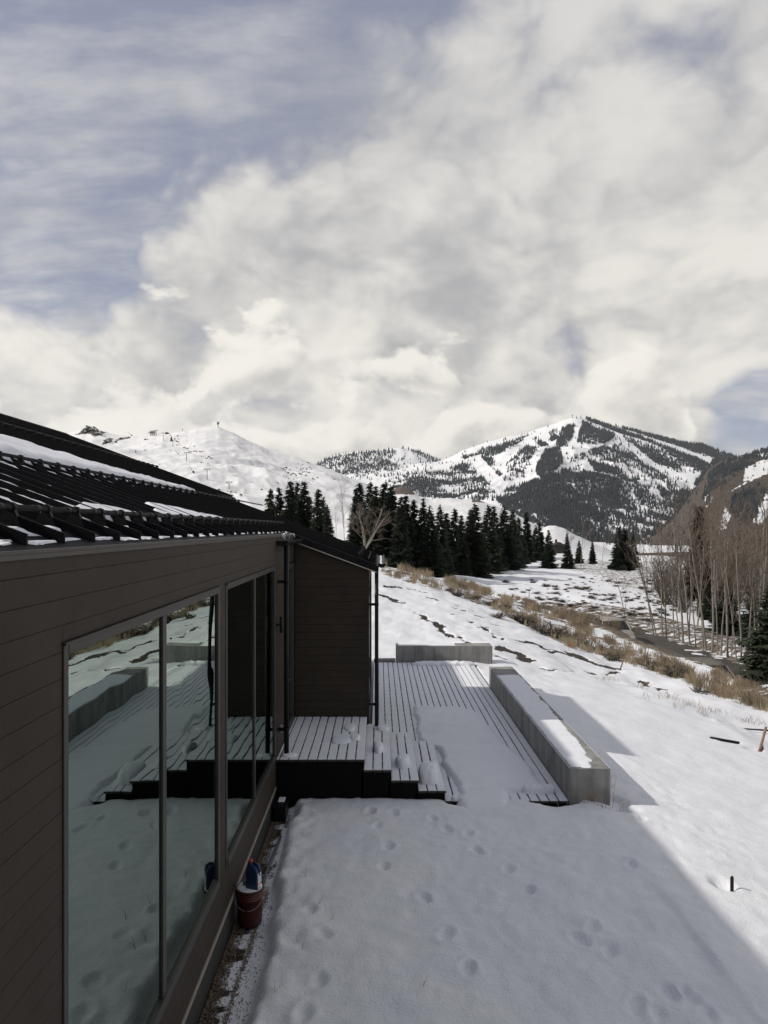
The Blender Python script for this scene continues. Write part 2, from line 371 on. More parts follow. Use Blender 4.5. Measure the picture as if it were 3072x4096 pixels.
def base_h(x, y):
    x = np.asarray(x, float); y = np.asarray(y, float); x, y = np.broadcast_arrays(x, y)
    z = np.interp(x, PROF[0][1], PROF[0][2])
    for (ya, xa, za), (yb, xb, zb) in zip(PROF[:-1], PROF[1:]):
        t = np.clip((y-ya)/(yb-ya), 0, 1)
        if ya < 40: t = t*t*(3-2*t)*0.5+t*0.5
        z = z+(np.interp(x, xb, zb)-np.interp(x, xa, za))*t
    return z
def road_x(y): return 16.1-0.085*(np.asarray(y, float)-38)-0.020*np.maximum(np.asarray(y, float)-50, 0)**2
_HY = np.concatenate([np.arange(3, 60, 0.45), np.arange(60, 400, 4.0)])
def hit(sx, sy):
    ys = _HY
    for rep in range(2):
        xs = (sx-VX)/FPX*ys; zs = CZ-(sy-VY)/FPX*ys
        g = ground_h(xs, ys); k = int(np.argmax(g >= zs))
        if g[k] < zs[k]: k = len(ys)-1
        if rep == 0: ys = np.linspace(ys[max(k-1, 0)], ys[k], 24)
    return Vector((xs[k], ys[k], g[k]))
def seg_dist(x, y, pts):
    d = np.full(x.shape, 1e9)
    for (x0, y0), (x1, y1) in zip(pts[:-1], pts[1:]):
        dx, dy = x1-x0, y1-y0; l2 = dx*dx+dy*dy+1e-9
        t = np.clip(((x-x0)*dx+(y-y0)*dy)/l2, 0, 1); d = np.minimum(d, np.hypot(x-x0-t*dx, y-y0-t*dy))
    return d
def ground_h(x, y):                                           # large forms and medium lumps
    x = np.asarray(x, float); y = np.asarray(y, float)
    z = base_h(x, y)
    z = z+0.035*sstep(2.5, 4.5, y)*np.where(y < YF+0.3, 1, 0)
    far = sstep(14, 26, y)
    z = z+(fbm(x*0.55, y*0.55, 3, 5)-0.5)*(0.10+0.22*far)*(1-0.7*((x < 3.2) & (y < 13)))
    z = z+(fbm(x*0.07, y*0.07, 3, 8)-0.5)*1.6*sstep(46, 90, y)
    z = z+0.12*np.exp(-((x-12.5)/0.8)**2-((y-27.0)/2.2)**2)+0.10*np.exp(-((x-12.2)/1.0)**2-((y-38.6)/3.0)**2)
    rx = abs(x-road_x(y)); onroad = (1-np.where(x < road_x(y), sstep(2.5, 2.95, rx), sstep(2.85, 3.7, rx)))*(1-sstep(66, 72, y))*sstep(2, 8, y)
    zr = np.interp(y, [0, 18, 30, 45, 62, 90], [-3.2, -3.05, -2.98, -2.76, -2.42, -2.1])
    return z*(1-onroad)+zr*onroad

R1 = lambda q: (1480+.4822*q[0], 2200+.4822*q[1])
R2 = lambda q: (1450+.5425*q[0], 2500+.5425*q[1])
R3 = lambda q: (2000+.6460*q[0], 2400+.6460*q[1])
CRACKS = [  # polylines on the photo's slope, width in metres, depth
 ([R1(p) for p in ((75,370),(130,378),(160,395),(230,430),(320,440))], 0.16, 0.05),
 ([R1(p) for p in ((400,525),(430,545),(470,575),(560,625),(660,690),(760,740),(860,772))], 0.13, 0.10),
 ([R1(p) for p in ((480,390),(560,415),(640,450),(700,470),(780,500))], 0.10, 0.04),
 ([R1(p) for p in ((110,300),(180,305),(260,315))], 0.08, 0.03), ([R1(p) for p in ((310,325),(400,335),(480,350))], 0.07, 0.03),
 ([R1(p) for p in ((390,415),(450,425),(500,440))], 0.09, 0.03), ([R1(p) for p in ((340,430),(410,445),(470,470))], 0.05, 0.03),
 ([R1(p) for p in ((660,525),(740,555),(830,590),(940,640),(1000,680),(1120,735),(1250,750),(1330,770))], 0.13, 0.05),
 ([R1(p) for p in ((930,600),(1040,615),(1130,640))], 0.06, 0.03), ([R1(p) for p in ((820,525),(900,540),(960,560))], 0.05, 0.03),
 ([R2(p) for p in ((970,185),(1040,165),(1100,200),(1180,240),(1250,248))], 0.16, 0.04),
 ([R2(p) for p in ((990,225),(1060,245),(1130,265))], 0.13, 0.04),
 ([R2(p) for p in ((860,20),(960,55),(1050,95),(1150,110),(1240,125),(1330,160),(1450,200),(1520,222))], 0.13, 0.05),
 ([R2(p) for p in ((1330,195),(1400,198),(1460,210))], 0.07, 0.03), ([R2(p) for p in ((1400,250),(1480,265),(1560,285))], 0.08, 0.03),
 ([R3(p) for p in ((450,330),(500,350),(560,380),(620,400),(690,420))], 0.24, 0.05),
 ([R3(p) for p in ((200,402),(300,425),(400,440),(480,432),(540,442))], 0.09, 0.09),
 ([R3(p) for p in ((550,445),(650,462),(730,448),(800,480),(900,520),(1000,562))], 0.10, 0.05),
 ([R3(p) for p in ((1350,755),(1400,770),(1480,800),(1560,830),(1650,860))], 0.06, 0.04),
]
FOOT = []                                                    # footprints: photo position, length, width, depth
for k, (px, py) in enumerate([(815,1783),(838,1830),(829,1872),(917,1938),(964,2019),(1012,2092),(800,1752),(850,1757),(935,1768),(1032,1838),(1098,1878),
                              (1142,1922),(1010,1800),(965,1790),(1252,2028),(1318,2052),(1364,1868),(1388,1770),(1280,2005),(1446,2145),(1490,2155),(1530,2195),(1375,2170),(1420,2190),(655,2195),(690,2120),(700,2020),(672,1965)]):
    FOOT.append((px*1.8517, py*1.8517, random.uniform(.12, .155), random.uniform(.058, .075), random.uniform(.034, .052)*(1 if k < 12 else .7)))
def fine_h(x, y, z):
    """near-field relief: wind ripples, footprints, hollows, cracks; returns z and soil mask"""
    near = 1-sstep(13, 22, y)
    z = z+(fbm(x*2.6, y*2.0, 4, 21)-0.5)*0.050*near*(0.55+0.45*sstep(-1.2, 1.5, x))
    z = z+(fbm(x*9, y*6, 3, 31)-0.5)*0.022*near
    z = z+(fbm(x*1.3+y*0.5, y*5.0, 3, 41)-0.5)*0.030*near
    z = z+(fbm(x*1.8, y*1.8, 4, 43)-0.5)*0.10*sstep(15, 24, y)*(1-sstep(46, 60, y))
    for sx, sy, l, w, d in FOOT:
        p = hit(sx, sy); a = random.uniform(-0.5, 0.5)
        u = (x-p.x)*math.cos(a)+(y-p.y)*math.sin(a); v = -(x-p.x)*math.sin(a)+(y-p.y)*math.cos(a)
        r = np.hypot(u/w, v/l); z = z-d*(1-sstep(0.62, 1.02, r))+0.012*np.exp(-((r-1.25)/0.22)**2)
    for (hx, hy, rx, ry, d) in HOLLOWS:
        r = np.hypot((x-hx)/rx, (y-hy)/ry); z = z-d*(1-sstep(0.35, 1.0, r))
    soil = np.zeros(x.shape)
    far = (y > 17) & (y < 60) & (x > -3) & (x < 16)
    xs, ys = x[far], y[far]; so = np.zeros(xs.shape); dz = np.zeros(xs.shape); jit = fbm(xs*2.2, ys*2.2, 4, 51)-0.5
    for line, w, dep in CRACKS:
        pts = [(p.x, p.y) for p in (hit(*q) for q in line)]
        dd = seg_dist(xs+jit*0.55, ys+jit*0.75, pts)+np.maximum(0, (fbm(xs*1.1, ys*1.1, 3, 57)-0.5)*0.9)
        w = w*1.5; m = 1-sstep(w*0.55, w*1.25, dd); so = np.maximum(so, m); dz = np.minimum(dz, -dep*m)
        dz = np.maximum(dz, 0)*0+dz+0.05*np.exp(-((dd-w*1.9)/(w*0.9))**2)*(m < 0.2)
    # bare ground showing through between the grasses of the crest and round the road
    g = fbm(xs*0.9, ys*0.9, 5, 61)
    soil[far] = so; z[far] = z[far]+dz
    return z, soil
STAKE_B = hit(2928, 3556); PIPE_P = hit(2900, 2963); STAKE_R = hit(3036, 3003)
HOLLOWS = [(2.70, 11.02, 0.46, 0.27, 0.27), (1.22, 10.98, 0.30, 0.16, 0.10), (3.62, 10.85, 0.42, 0.20, 0.09), (3.70, 11.2, 0.20, 0.5, 0.10),
           (STAKE_B.x-0.06, STAKE_B.y+0.10, 0.17, 0.22, 0.10), (PIPE_P.x+0.05, PIPE_P.y+0.05, 0.42, 0.20, 0.10), (STAKE_R.x-0.05, STAKE_R.y+0.1, 0.30, 0.22, 0.10)]

def ground_material():
    m = bpy.data.materials.new('snow_ground'); m.use_nodes = True; nt = m.node_tree; N = nt.nodes; L = nt.links; b = N['Principled BSDF']
    g = N.new('ShaderNodeNewGeometry'); pos = g.outputs['Position']
    def nz(sc, det, r=0.6, vec=None):
        n = N.new('ShaderNodeTexNoise'); n.inputs['Scale'].default_value = sc; n.inputs['Detail'].default_value = det; n.inputs['Roughness'].default_value = r; L.new(vec or pos, n.inputs['Vector']); return n.outputs['Fac']
    def ramp(f, a, b_, c0=(0,0,0,1), c1=(1,1,1,1)):
        r = N.new('ShaderNodeValToRGB'); L.new(f, r.inputs[0]); r.color_ramp.elements[0].position = a; r.color_ramp.elements[0].color = c0
        r.color_ramp.elements[1].position = b_; r.color_ramp.elements[1].color = c1; return r.outputs[0]
    def mix(f, a, b_, mode='MIX'):
        n = N.new('ShaderNodeMix'); n.data_type = 'RGBA'; n.blend_type = mode
        for s, v in ((n.inputs[0], f), (n.inputs[6], a), (n.inputs[7], b_)):
            if hasattr(v, 'links'): L.new(v, s)
            else: s.default_value = v
        return n.outputs[2]
    def math_(op, a, b_, cl=False):
        n = N.new('ShaderNodeMath'); n.operation = op; n.use_clamp = cl
        for s, v in ((n.inputs[0], a), (n.inputs[1], b_)):
            if hasattr(v, 'links'): L.new(v, s)
            else: s.default_value = v
        return n.outputs[0]
    at = N.new('ShaderNodeAttribute'); at.attribute_name = 'soil'
    ag = N.new('ShaderNodeAttribute'); ag.attribute_name = 'litter'
    snow = ramp(nz(0.9, 5), 0.3, 0.7, (0.720, 0.730, 0.760, 1), (0.775, 0.778, 0.785, 1))
    soilc = ramp(nz(5, 6), 0.3, 0.7, (0.020, 0.017, 0.015, 1), (0.070, 0.055, 0.042, 1))
    litc = ramp(nz(2.5, 6, 0.7), 0.3, 0.7, (0.070, 0.056, 0.042, 1), (0.19, 0.148, 0.104, 1))
    fs = math_('MULTIPLY', at.outputs['Fac'], ramp(nz(9, 5, 0.7), 0.34, 0.52))
    fs = ramp(math_('ADD', math_('MULTIPLY', at.outputs['Fac'], 1.0), math_('SUBTRACT', math_('MULTIPLY', nz(7, 5, 0.7), 0.9), 0.45)), 0.42, 0.62)
    fl = ramp(math_('ADD', ag.outputs['Fac'], math_('SUBTRACT', math_('MULTIPLY', nz(1.6, 6, 0.72), 1.6), 0.8)), 0.46, 0.60)
    c = mix(fl, snow, litc); c = mix(fs, c, soilc); L.new(c, b.inputs['Base Color'])
    b.inputs['Roughness'].default_value = 0.75; b.inputs['Specular IOR Level'].default_value = 0.25
    h = math_('ADD', math_('MULTIPLY', nz(38, 4, 0.7), 0.5), math_('MULTIPLY', nz(9, 4), 0.5))
    bp = N.new('ShaderNodeBump'); bp.inputs['Strength'].default_value = 0.75; bp.inputs['Distance'].default_value = 0.03; L.new(h, bp.inputs['Height']); L.new(bp.outputs[0], b.inputs['Normal'])
    return m
M_ground = ground_material()
# image-space outline of the grassy crest, used to know where the hill carries grass
CREST_TOP = [(1530,2245),(1700,2275),(1850,2330),(2050,2390),(2250,2455),(2400,2540),(2500,2580),(2620,2625),(2700,2655),(2850,2735),(3000,2795),(3072,2815)]
CREST_LOW = [(3072,2850),(2900,2800),(2750,2735),(2600,2680),(2450,2640),(2300,2600),(2200,2550),(2050,2480),(1950,2430),(1800,2375),(1650,2335),(1530,2300)]
CREST = CREST_TOP+CREST_LOW
def build_ground():
    def seq(*parts):
        out = []
        for a, b, st in parts: out.append(np.arange(a, b, st))
        return np.concatenate(out)
    xs = np.concatenate([-np.geomspace(1400, 62, 16), seq((-60, -12, 4), (-12, -2.2, 0.7), (-2.2, -1.3, 0.15), (-1.3, 5.0, 0.042), (5.0, 14, 0.085), (14, 22, 0.2), (22, 62, 1.0)), np.geomspace(62, 1400, 24)])
    ys = np.concatenate([seq((-30, 1, 3.0), (1, 4.6, 0.2), (4.6, 12.2, 0.042), (12.2, 24, 0.085), (24, 46, 0.13), (46, 100, 0.6), (100, 300, 5.0)), np.geomspace(300, 2600, 26)])
    X, Y = np.meshgrid(xs, ys); Z = ground_h(X, Y)
    Z, soil = fine_h(X, Y, Z)
    # the drip strip along the wall (gravel bed) and the void under the deck
    edge = -1.20-0.12*sstep(7.4, 8.6, Y)+(fbm(Y*1.7, Y*0+3.3, 4, 71)-0.5)*0.26
    strip = (1-sstep(0, 0.16, X-edge))*(Y < YF+3)
    lump = (fbm(X*4.5, Y*4.5, 4, 73)-0.5)*0.12*np.exp(-((X-edge-0.22)/0.28)**2)*(Y < YF+1)
    Z = Z+lump
    Z = Z*(1-strip)+(-0.14)*strip
    under = (X > -1.75) & (X < 2.98) & (Y > YF+0.02) & (Y < 22.9) & ((X > -0.25) | (Y < 13.6))
    Z = np.where(under, -0.45, Z)
    Z = np.where((X < -1.62) & (Y < 22.5), -0.3, Z)
    Z = np.where((X < -0.15) & (Y > 13.45) & (Y < 19.5), -0.3, Z)
    bed = (Y > 2) & (Y < YF) & (X > -1.62)
    soil = np.where(bed & (X < -1.1), np.maximum(soil, np.maximum(1.15*(1-sstep(-1.50, -1.41, X+(fbm(X*9, Y*9, 3, 77)-.5)*.14)), 0.75*np.exp(-((X+1.335-(fbm(Y*1.5, Y*0, 3, 5)-.5)*.05)/.028)**2))), soil)
    sx, sy = VX+FPX*X/np.maximum(Y, 0.5), VY-FPX*(Z-CZ)/np.maximum(Y, 0.5)
    lit = inpoly(sx, sy, CREST)*((Y > 20) & (Y < 60))*1.0
    litter = 0.50*lit*1.0
    rx = abs(X-road_x(Y)); litter = np.maximum.reduce([litter, (0.58+0.42*(X < road_x(Y)))*np.exp(-((rx-3.5)/1.2)**2)*((Y > 16) & (Y < 70)), 0.60*((X > road_x(Y)+2.4) & (X < road_x(Y)+6.5) & (Y > 16) & (Y < 62))])
    litter = np.maximum(litter, 0.52*sstep(18.5, 25, X-0.12*(Y-45))*((Y > 22) & (Y < 180)))
    litter = np.maximum(litter, 0.10*((Y > 45) & (Y < 110)))
    me = np_mesh('ground', np.stack([X, Y, Z], -1).reshape(-1, 3), grid_faces(len(xs), len(ys)), M_ground, True, {'soil': soil.ravel(), 'litter': litter.ravel()})
    tag(link('ground', me), 'snow covered ground sloping down to the right of the house', kind='structure')
build_ground()

def build_road():
    ys = np.arange(12, 70, 0.4); us = np.linspace(-2.85, 2.85, 15)
    Y, U = np.meshgrid(ys, us, indexing='ij'); X = road_x(Y)+U
    Z = np.interp(Y, [0, 18, 30, 45, 62, 90], [-3.2, -3.05, -2.98, -2.76, -2.42, -2.1])+0.03-0.004*U*U+(fbm(X, Y, 3, 81)-0.5)*0.03
    m = bpy.data.materials.new('dirt_road'); m.use_nodes = True; nt = m.node_tree; N = nt.nodes; L = nt.links; b = N['Principled BSDF']
    at = N.new('ShaderNodeAttribute'); at.attribute_name = 'across'
    g = N.new('ShaderNodeNewGeometry'); n = N.new('ShaderNodeTexNoise'); n.inputs['Scale'].default_value = 1.3; n.inputs['Detail'].default_value = 7; n.inputs['Roughness'].default_value = 0.7
    mp = N.new('ShaderNodeMapping'); mp.inputs['Scale'].default_value = (1.0, 0.3, 1.0); L.new(g.outputs['Position'], mp.inputs[0]); L.new(mp.outputs[0], n.inputs['Vector'])
    r = N.new('ShaderNodeValToRGB'); L.new(n.outputs['Fac'], r.inputs[0]); r.color_ramp.elements[0].position = 0.3; r.color_ramp.elements[0].color = (0.030, 0.026, 0.022, 1); r.color_ramp.elements[1].position = 0.75; r.color_ramp.elements[1].color = (0.085, 0.073, 0.060, 1)
    ru = N.new('ShaderNodeValToRGB'); ad = N.new('ShaderNodeMath'); ad.operation = 'ADD'; L.new(at.outputs['Fac'], ad.inputs[0])
    sb = N.new('ShaderNodeMath'); sb.operation = 'MULTIPLY_ADD'; sb.inputs[1].default_value = 0.12; sb.inputs[2].default_value = -0.06; L.new(n.outputs['Fac'], sb.inputs[0]); L.new(sb.outputs[0], ad.inputs[1]); L.new(ad.outputs[0], ru.inputs[0])
    cr = ru.color_ramp; cr.elements[0].position = 0.0; cr.elements[0].color = (0, 0, 0, 1); cr.elements[1].position = 1.0; cr.elements[1].color = (0, 0, 0, 1)
    for p, v in ((0.30, 0), (0.36, 0.75), (0.40, 0.1), (0.50, 0.0), (0.60, 0.3), (0.66, 0)): e = cr.elements.new(p); e.color = (v, v, v, 1)
    mx = N.new('ShaderNodeMix'); mx.data_type = 'RGBA'; L.new(ru.outputs[0], mx.inputs[0]); L.new(r.outputs[0], mx.inputs[6]); mx.inputs[7].default_value = (0.20, 0.175, 0.145, 1); L.new(mx.outputs[2], b.inputs['Base Color']); b.inputs['Roughness'].default_value = 0.85
    me = np_mesh('road', np.stack([X, Y, Z], -1).reshape(-1, 3), grid_faces(len(us), len(ys)), m, True, {'across': ((U+2.85)/5.7).ravel()})
    tag(link('road', me), 'wet dark dirt road below the grassy bank', kind='structure')
build_road()

# ------------------------------------------------------------------ hills and mountains
def hill_material(name, snow_col=(0.80, 0.80, 0.805), dirt=((0.10, 0.08, 0.065), (0.17, 0.14, 0.115)), scale=0.03, amount=0.0, bump=0.4, rockcol=None):
    m = bpy.data.materials.new(name); m.use_nodes = True; nt = m.node_tree; N = nt.nodes; L = nt.links; b = N['Principled BSDF']
    g = N.new('ShaderNodeNewGeometry'); pos = g.outputs['Position']
    def nz(sc, det, r=0.65):
        n = N.new('ShaderNodeTexNoise'); n.inputs['Scale'].default_value = sc; n.inputs['Detail'].default_value = det; n.inputs['Roughness'].default_value = r; L.new(pos, n.inputs['Vector']); return n.outputs['Fac']
    at = N.new('ShaderNodeAttribute'); at.attribute_name = 'bare'
    r0 = N.new('ShaderNodeValToRGB'); L.new(nz(scale*3, 6), r0.inputs[0]); r0.color_ramp.elements[0].position = 0.3; r0.color_ramp.elements[0].color = (*dirt[0], 1); r0.color_ramp.elements[1].position = 0.7; r0.color_ramp.elements[1].color = (*dirt[1], 1)
    ad = N.new('ShaderNodeMath'); ad.operation = 'ADD'; L.new(at.outputs['Fac'], ad.inputs[0])
    ml = N.new('ShaderNodeMath'); ml.operation = 'MULTIPLY_ADD'; ml.inputs[1].default_value = 1.7; ml.inputs[2].default_value = -0.85; L.new(nz(scale, 9, 0.72), ml.inputs[0]); L.new(ml.outputs[0], ad.inputs[1])
    r1 = N.new('ShaderNodeValToRGB'); L.new(ad.outputs[0], r1.inputs[0]); r1.color_ramp.elements[0].position = 0.44; r1.color_ramp.elements[0].color = (0,0,0,1); r1.color_ramp.elements[1].position = 0.56; r1.color_ramp.elements[1].color = (1,1,1,1)
    mx = N.new('ShaderNodeMix'); mx.data_type = 'RGBA'; L.new(r1.outputs[0], mx.inputs[0]); mx.inputs[6].default_value = (*snow_col, 1); L.new(r0.outputs[0], mx.inputs[7]); L.new(mx.outputs[2], b.inputs['Base Color'])
    b.inputs['Roughness'].default_value = 0.85; b.inputs['Specular IOR Level'].default_value = 0.15
    bp = N.new('ShaderNodeBump'); bp.inputs['Strength'].default_value = bump; bp.inputs['Distance'].default_value = 0.25/scale*0.03; L.new(nz(scale*1.5, 7), bp.inputs['Height']); L.new(bp.outputs[0], b.inputs['Normal'])
    return m
class Hill:
    def __init__(s, name, label, ridge, Yb, Yr, zb, nu, nv, matl, relief, rscale, seed, bare=None, gpow=1.1, back=0.5, ybend=None):
        ridge = np.array(ridge, float); S = np.linspace(ridge[0, 0], ridge[-1, 0], nu); R = np.interp(S, ridge[:, 0], ridge[:, 1])
        Rn = (fbm(S/23.0, S*0+seed, 4, seed)-0.5)*6*min(1, 900/Yr+0.4)
        kk = max(3, nu//9) | 1; Rs = np.convolve(np.pad(R, kk//2, mode='edge'), np.ones(kk)/kk, 'valid'); Rs = np.convolve(np.pad(Rs, kk//2, mode='edge'), np.ones(kk)/kk, 'valid')
        v = np.concatenate([np.linspace(0, 1, nv), 1+np.linspace(0, back, max(6, nv//6))[1:]])
        V, SS = np.meshgrid(v, S, indexing='ij'); w_ = np.clip(V, 0, 1)**7; RR = (R+Rn)[None, :]*w_+Rs[None, :]*(1-w_)
        Yy = Yb+(Yr-Yb)*V; X = (SS-VX)/FPX*Yy
        zr = CZ+(VY-RR)/FPX*Yr; zb_ = np.full(V.shape, zb); vv = np.clip(V, 0, 1)
        z = zb_+(zr-zb_)*vv**gpow
        z = np.where(V > 1, zr-(zr-zb_)*(V-1)/back*0.9-0.02*(zr-zb_), z)
        env = (np.clip(4*vv*(1-vv), 0, 1)**0.6)*sstep(0, .1, vv)
        n = fbm(X/rscale, Yy/rscale, 6, seed, 0.5, ridged=True)-0.62; n2 = fbm(X/(rscale*0.2), Yy/(rscale*0.2), 4, seed+5)-0.5
        z = z+env*relief*(n+0.18*n2)*np.minimum(1, (zr-zb_)/(abs(zr-zb_).max()+1e-6)*1.3)
        s.P = np.stack([X, Yy, z], -1); s.v = V; s.sx, s.sy = proj(s.P); s.front = V <= 1.0001
        bb = bare(s) if bare else np.zeros(V.shape)
        me = np_mesh(name, s.P.reshape(-1, 3), grid_faces(nu, len(v)), matl, True, {'bare': bb.ravel()})
        s.o = tag(link(name, me), label, kind='structure'); s.nu, s.nv_ = nu, nv
    def at(s, sx, sy):
        d = np.hypot(s.sx-sx, (s.sy-sy))+np.where(s.front, 0, 1e6); i = np.unravel_index(np.argmin(d), d.shape); return Vector(s.P[i])
    def scatter(s, n, dens, rng, weight=None):
        """points on the front face, spread evenly over the picture, kept with probability dens(sx, sy)"""
        iv = rng.random(n)*(s.nv_-1.001); iu = rng.random(n)*(s.nu-1.001); a = iv.astype(int); b = iu.astype(int); fa = (iv-a)[:, None]; fb = (iu-b)[:, None]
        p = (s.P[a, b]*(1-fa)+s.P[a+1, b]*fa)*(1-fb)+(s.P[a, b+1]*(1-fa)+s.P[a+1, b+1]*fa)*fb
        sx, sy = proj(p); return p[rng.random(n) < dens(sx, sy, p)]
def cones(name, pts, h, w, matl, rng, sides=5, dx=0.0):
    n = len(pts); hh = h*(0.55+0.75*rng.random(n)); ww = w*hh/h*(0.8+0.4*rng.random(n)); a0 = rng.random(n)*6.28
    V = np.zeros((n, sides+1, 3)); V[:, 0] = pts+np.stack([(rng.random(n)-.5)*0.04*hh, 0*hh, hh], -1)
    for k in range(sides):
        a = a0+2*math.pi*k/sides; rr = ww*(0.75+0.5*rng.random(n)); V[:, k+1] = pts+np.stack([rr*np.cos(a), rr*np.sin(a), -0.08*hh+0.1*hh*rng.random(n)], -1)
    F = np.zeros((n, sides, 3), int); base = (np.arange(n)*(sides+1))
    for k in range(sides): F[:, k, 0] = base; F[:, k, 1] = base+1+k; F[:, k, 2] = base+1+(k+1) % sides
    return np_mesh(name, V.reshape(-1, 3), F.reshape(-1, 3), matl, False)

QS = lambda q: (1850+.7366*q[0], 1650+.7366*q[1])
def QP(*pts): return [QS(p) for p in pts]
BALDY = [(1380,1905),(1460,1878),(1536,1864),(1640,1858),(1750,1846),(1800,1830)]+QP((0,205),(60,185),(130,160),(250,130),(330,118),(415,85),(500,60),(560,38),(590,28),(625,26),(660,28),(720,38),(830,70),(950,100),(1050,125),(1180,160),(1240,165),(1300,172),(1380,200),(1460,235),(1560,290),(1700,380))
M_mtn = hill_material('mountain_snow', (0.80, 0.80, 0.80), ((0.09, 0.085, 0.085), (0.16, 0.15, 0.14)), 0.012, bump=0.5)
FOREST = [  # (polygon in the picture, density)
 (QP((470,110),(515,95),(505,150),(475,162)), .55), (QP((530,95),(605,65),(600,130),(560,185),(500,190)), .55),
 (QP((650,52),(700,60),(830,115),(820,140),(770,170),(640,172),(618,160)), .42), (QP((390,135),(470,185),(440,195),(390,165)), .6),
 (QP((450,205),(530,198),(548,270),(490,330),(470,375),(400,345),(398,300)), 1.0),
 (QP((665,30),(850,92),(1050,165),(1335,280),(1320,302),(1150,222),(1000,158),(850,112),(680,46)), 1.0),
 (QP((715,40),(830,72),(950,103),(1180,163),(1300,176),(1460,238),(1440,262),(1300,236),(1180,186),(1050,146),(900,100)), .55),
 (QP((870,130),(1000,165),(1330,300),(1260,360),(1200,350),(1050,280),(930,180),(880,150)), .30),
 (QP((780,190),(870,170),(960,260),(1060,310),(1200,400),(1100,420),(900,380),(700,300),(690,260)), .17),
 (QP((680,262),(870,312),(860,342),(720,322)), .9), (QP((560,310),(640,285),(640,305),(480,355),(460,350)), .8),
 (QP((600,240),(780,180),(790,215),(650,255),(560,290)), .32),
 (QP((180,470),(270,400),(380,380),(480,350),(640,305),(690,320),(900,385),(1220,430),(1345,400),(1345,480),(1230,640),(1000,700),(500,660),(350,590),(200,510)), .46),
 (QP((360,500),(480,400),(620,350),(680,480),(900,560),(1230,480),(1345,430),(1300,600),(1100,720),(500,700)), .52),
 (QP((-200,330),(60,300),(180,430),(170,480),(-300,480),(-500,330)), .16), (QP((-300,400),(-60,300),(40,330),(-60,470),(-250,470)), .22),
 (QP((100,240),(160,250),(190,320),(250,390),(180,330)), .5), (QP((230,290),(350,180),(410,200),(350,280),(330,370),(260,380)), .24),
 (QP((0,245),(120,225),(380,118),(330,135),(130,205),(0,262)), .42), (QP((60,205),(230,180),(330,150),(240,210),(140,245)), .4),
 (QP((1335,290),(1380,240),(1480,228),(1440,330),(1340,400),(1250,400)), .95), (QP((0,275),(40,290),(20,330),(-60,310)), .6)]
RUNS = [QP((610,55),(655,60),(590,200),(560,190),(600,130)), QP((545,195),(575,200),(530,330),(500,335),(545,270)),
        QP((430,200),(450,208),(390,310),(430,375),(380,370),(330,330)), QP((790,180),(860,130),(880,135),(800,200)), QP((860,150),(910,165),(1060,300),(1230,410),(1180,400),(1000,290)),
        QP((55,285),(110,290),(240,380),(220,440),(170,400)), QP((1180,290),(1260,300),(1230,410),(1190,380))]
def mtn_dens(sx, sy, p):
    d = np.full(sx.shape, 0.007)
    for poly, v in FOREST: d = np.maximum(d, inpoly(sx, sy, poly)*v)
    clump = fbm(p[:, 0]/130.0, p[:, 1]/210.0, 4, 91); d = d*np.where(d < 0.9, np.clip((clump-0.32)*5.0, 0.22, 1.7), 1)
    for poly in RUNS: d = np.where(inpoly(sx, sy, poly), 0.006, d)
    return np.clip(d, 0, 1)
rngm = np.random.default_rng(5)
def mtn_bare(s):
    b = np.full(s.v.shape, -0.35)
    b = np.where(inpoly(s.sx, s.sy, QP((180,470),(380,390),(640,320),(900,400),(1220,440),(1345,420),(1345,480),(1230,640),(1000,700),(500,660),(200,510))), -0.02, b)
    b = np.where(s.sy > 2120, 0.15, b); return b
mtn = Hill('mountain', 'tall snowy mountain with ski runs cut through dark forest', BALDY, 2600, 5200, -80, 340, 190, M_mtn, 150, 560, 3, mtn_bare)
pts = mtn.scatter(165000, mtn_dens, rngm)
tag(link('mountain_forest', cones('mountain_forest', pts, 21, 4.2, M_farfor, rngm)), 'dark conifer forest patches covering the tall snowy mountain', 'forest', kind='stuff')

MID = [(1180,1905),(1250,1868),(1290,1838),(1343,1818),(1420,1806),(1536,1797),(1600,1790),(1656,1799),(1700,1815),(1758,1842),(1850,1870),(1950,1930)]
mid = Hill('mountain', 'low forested snowy mountain between the ski hill and the tall mountain', MID, 3600, 5800, -20, 130, 60, M_mtn, 90, 500, 13, mtn_bare)
def mid_dens(sx, sy, p):
    d = np.full(sx.shape, .10); d = np.maximum(d, .75*inpoly(sx, sy, [(1290,1840),(1420,1812),(1560,1800),(1590,1800),(1560,1850),(1640,1880),(1300,1905),(1240,1880)]))
    d = np.maximum(d, .8*inpoly(sx, sy, [(1620,1795),(1660,1800),(1760,1843),(1740,1850),(1660,1815)])); return np.where(inpoly(sx, sy, [(1575,1800),(1615,1798),(1700,1845),(1660,1850)]), .03, d)
tag(link('mountain_forest', cones('mountain_forest', mid.scatter(14000, mid_dens, rngm), 22, 4.5, M_farfor, rngm)), 'conifer forest on the low mountain left of the tall one', 'forest', kind='stuff')

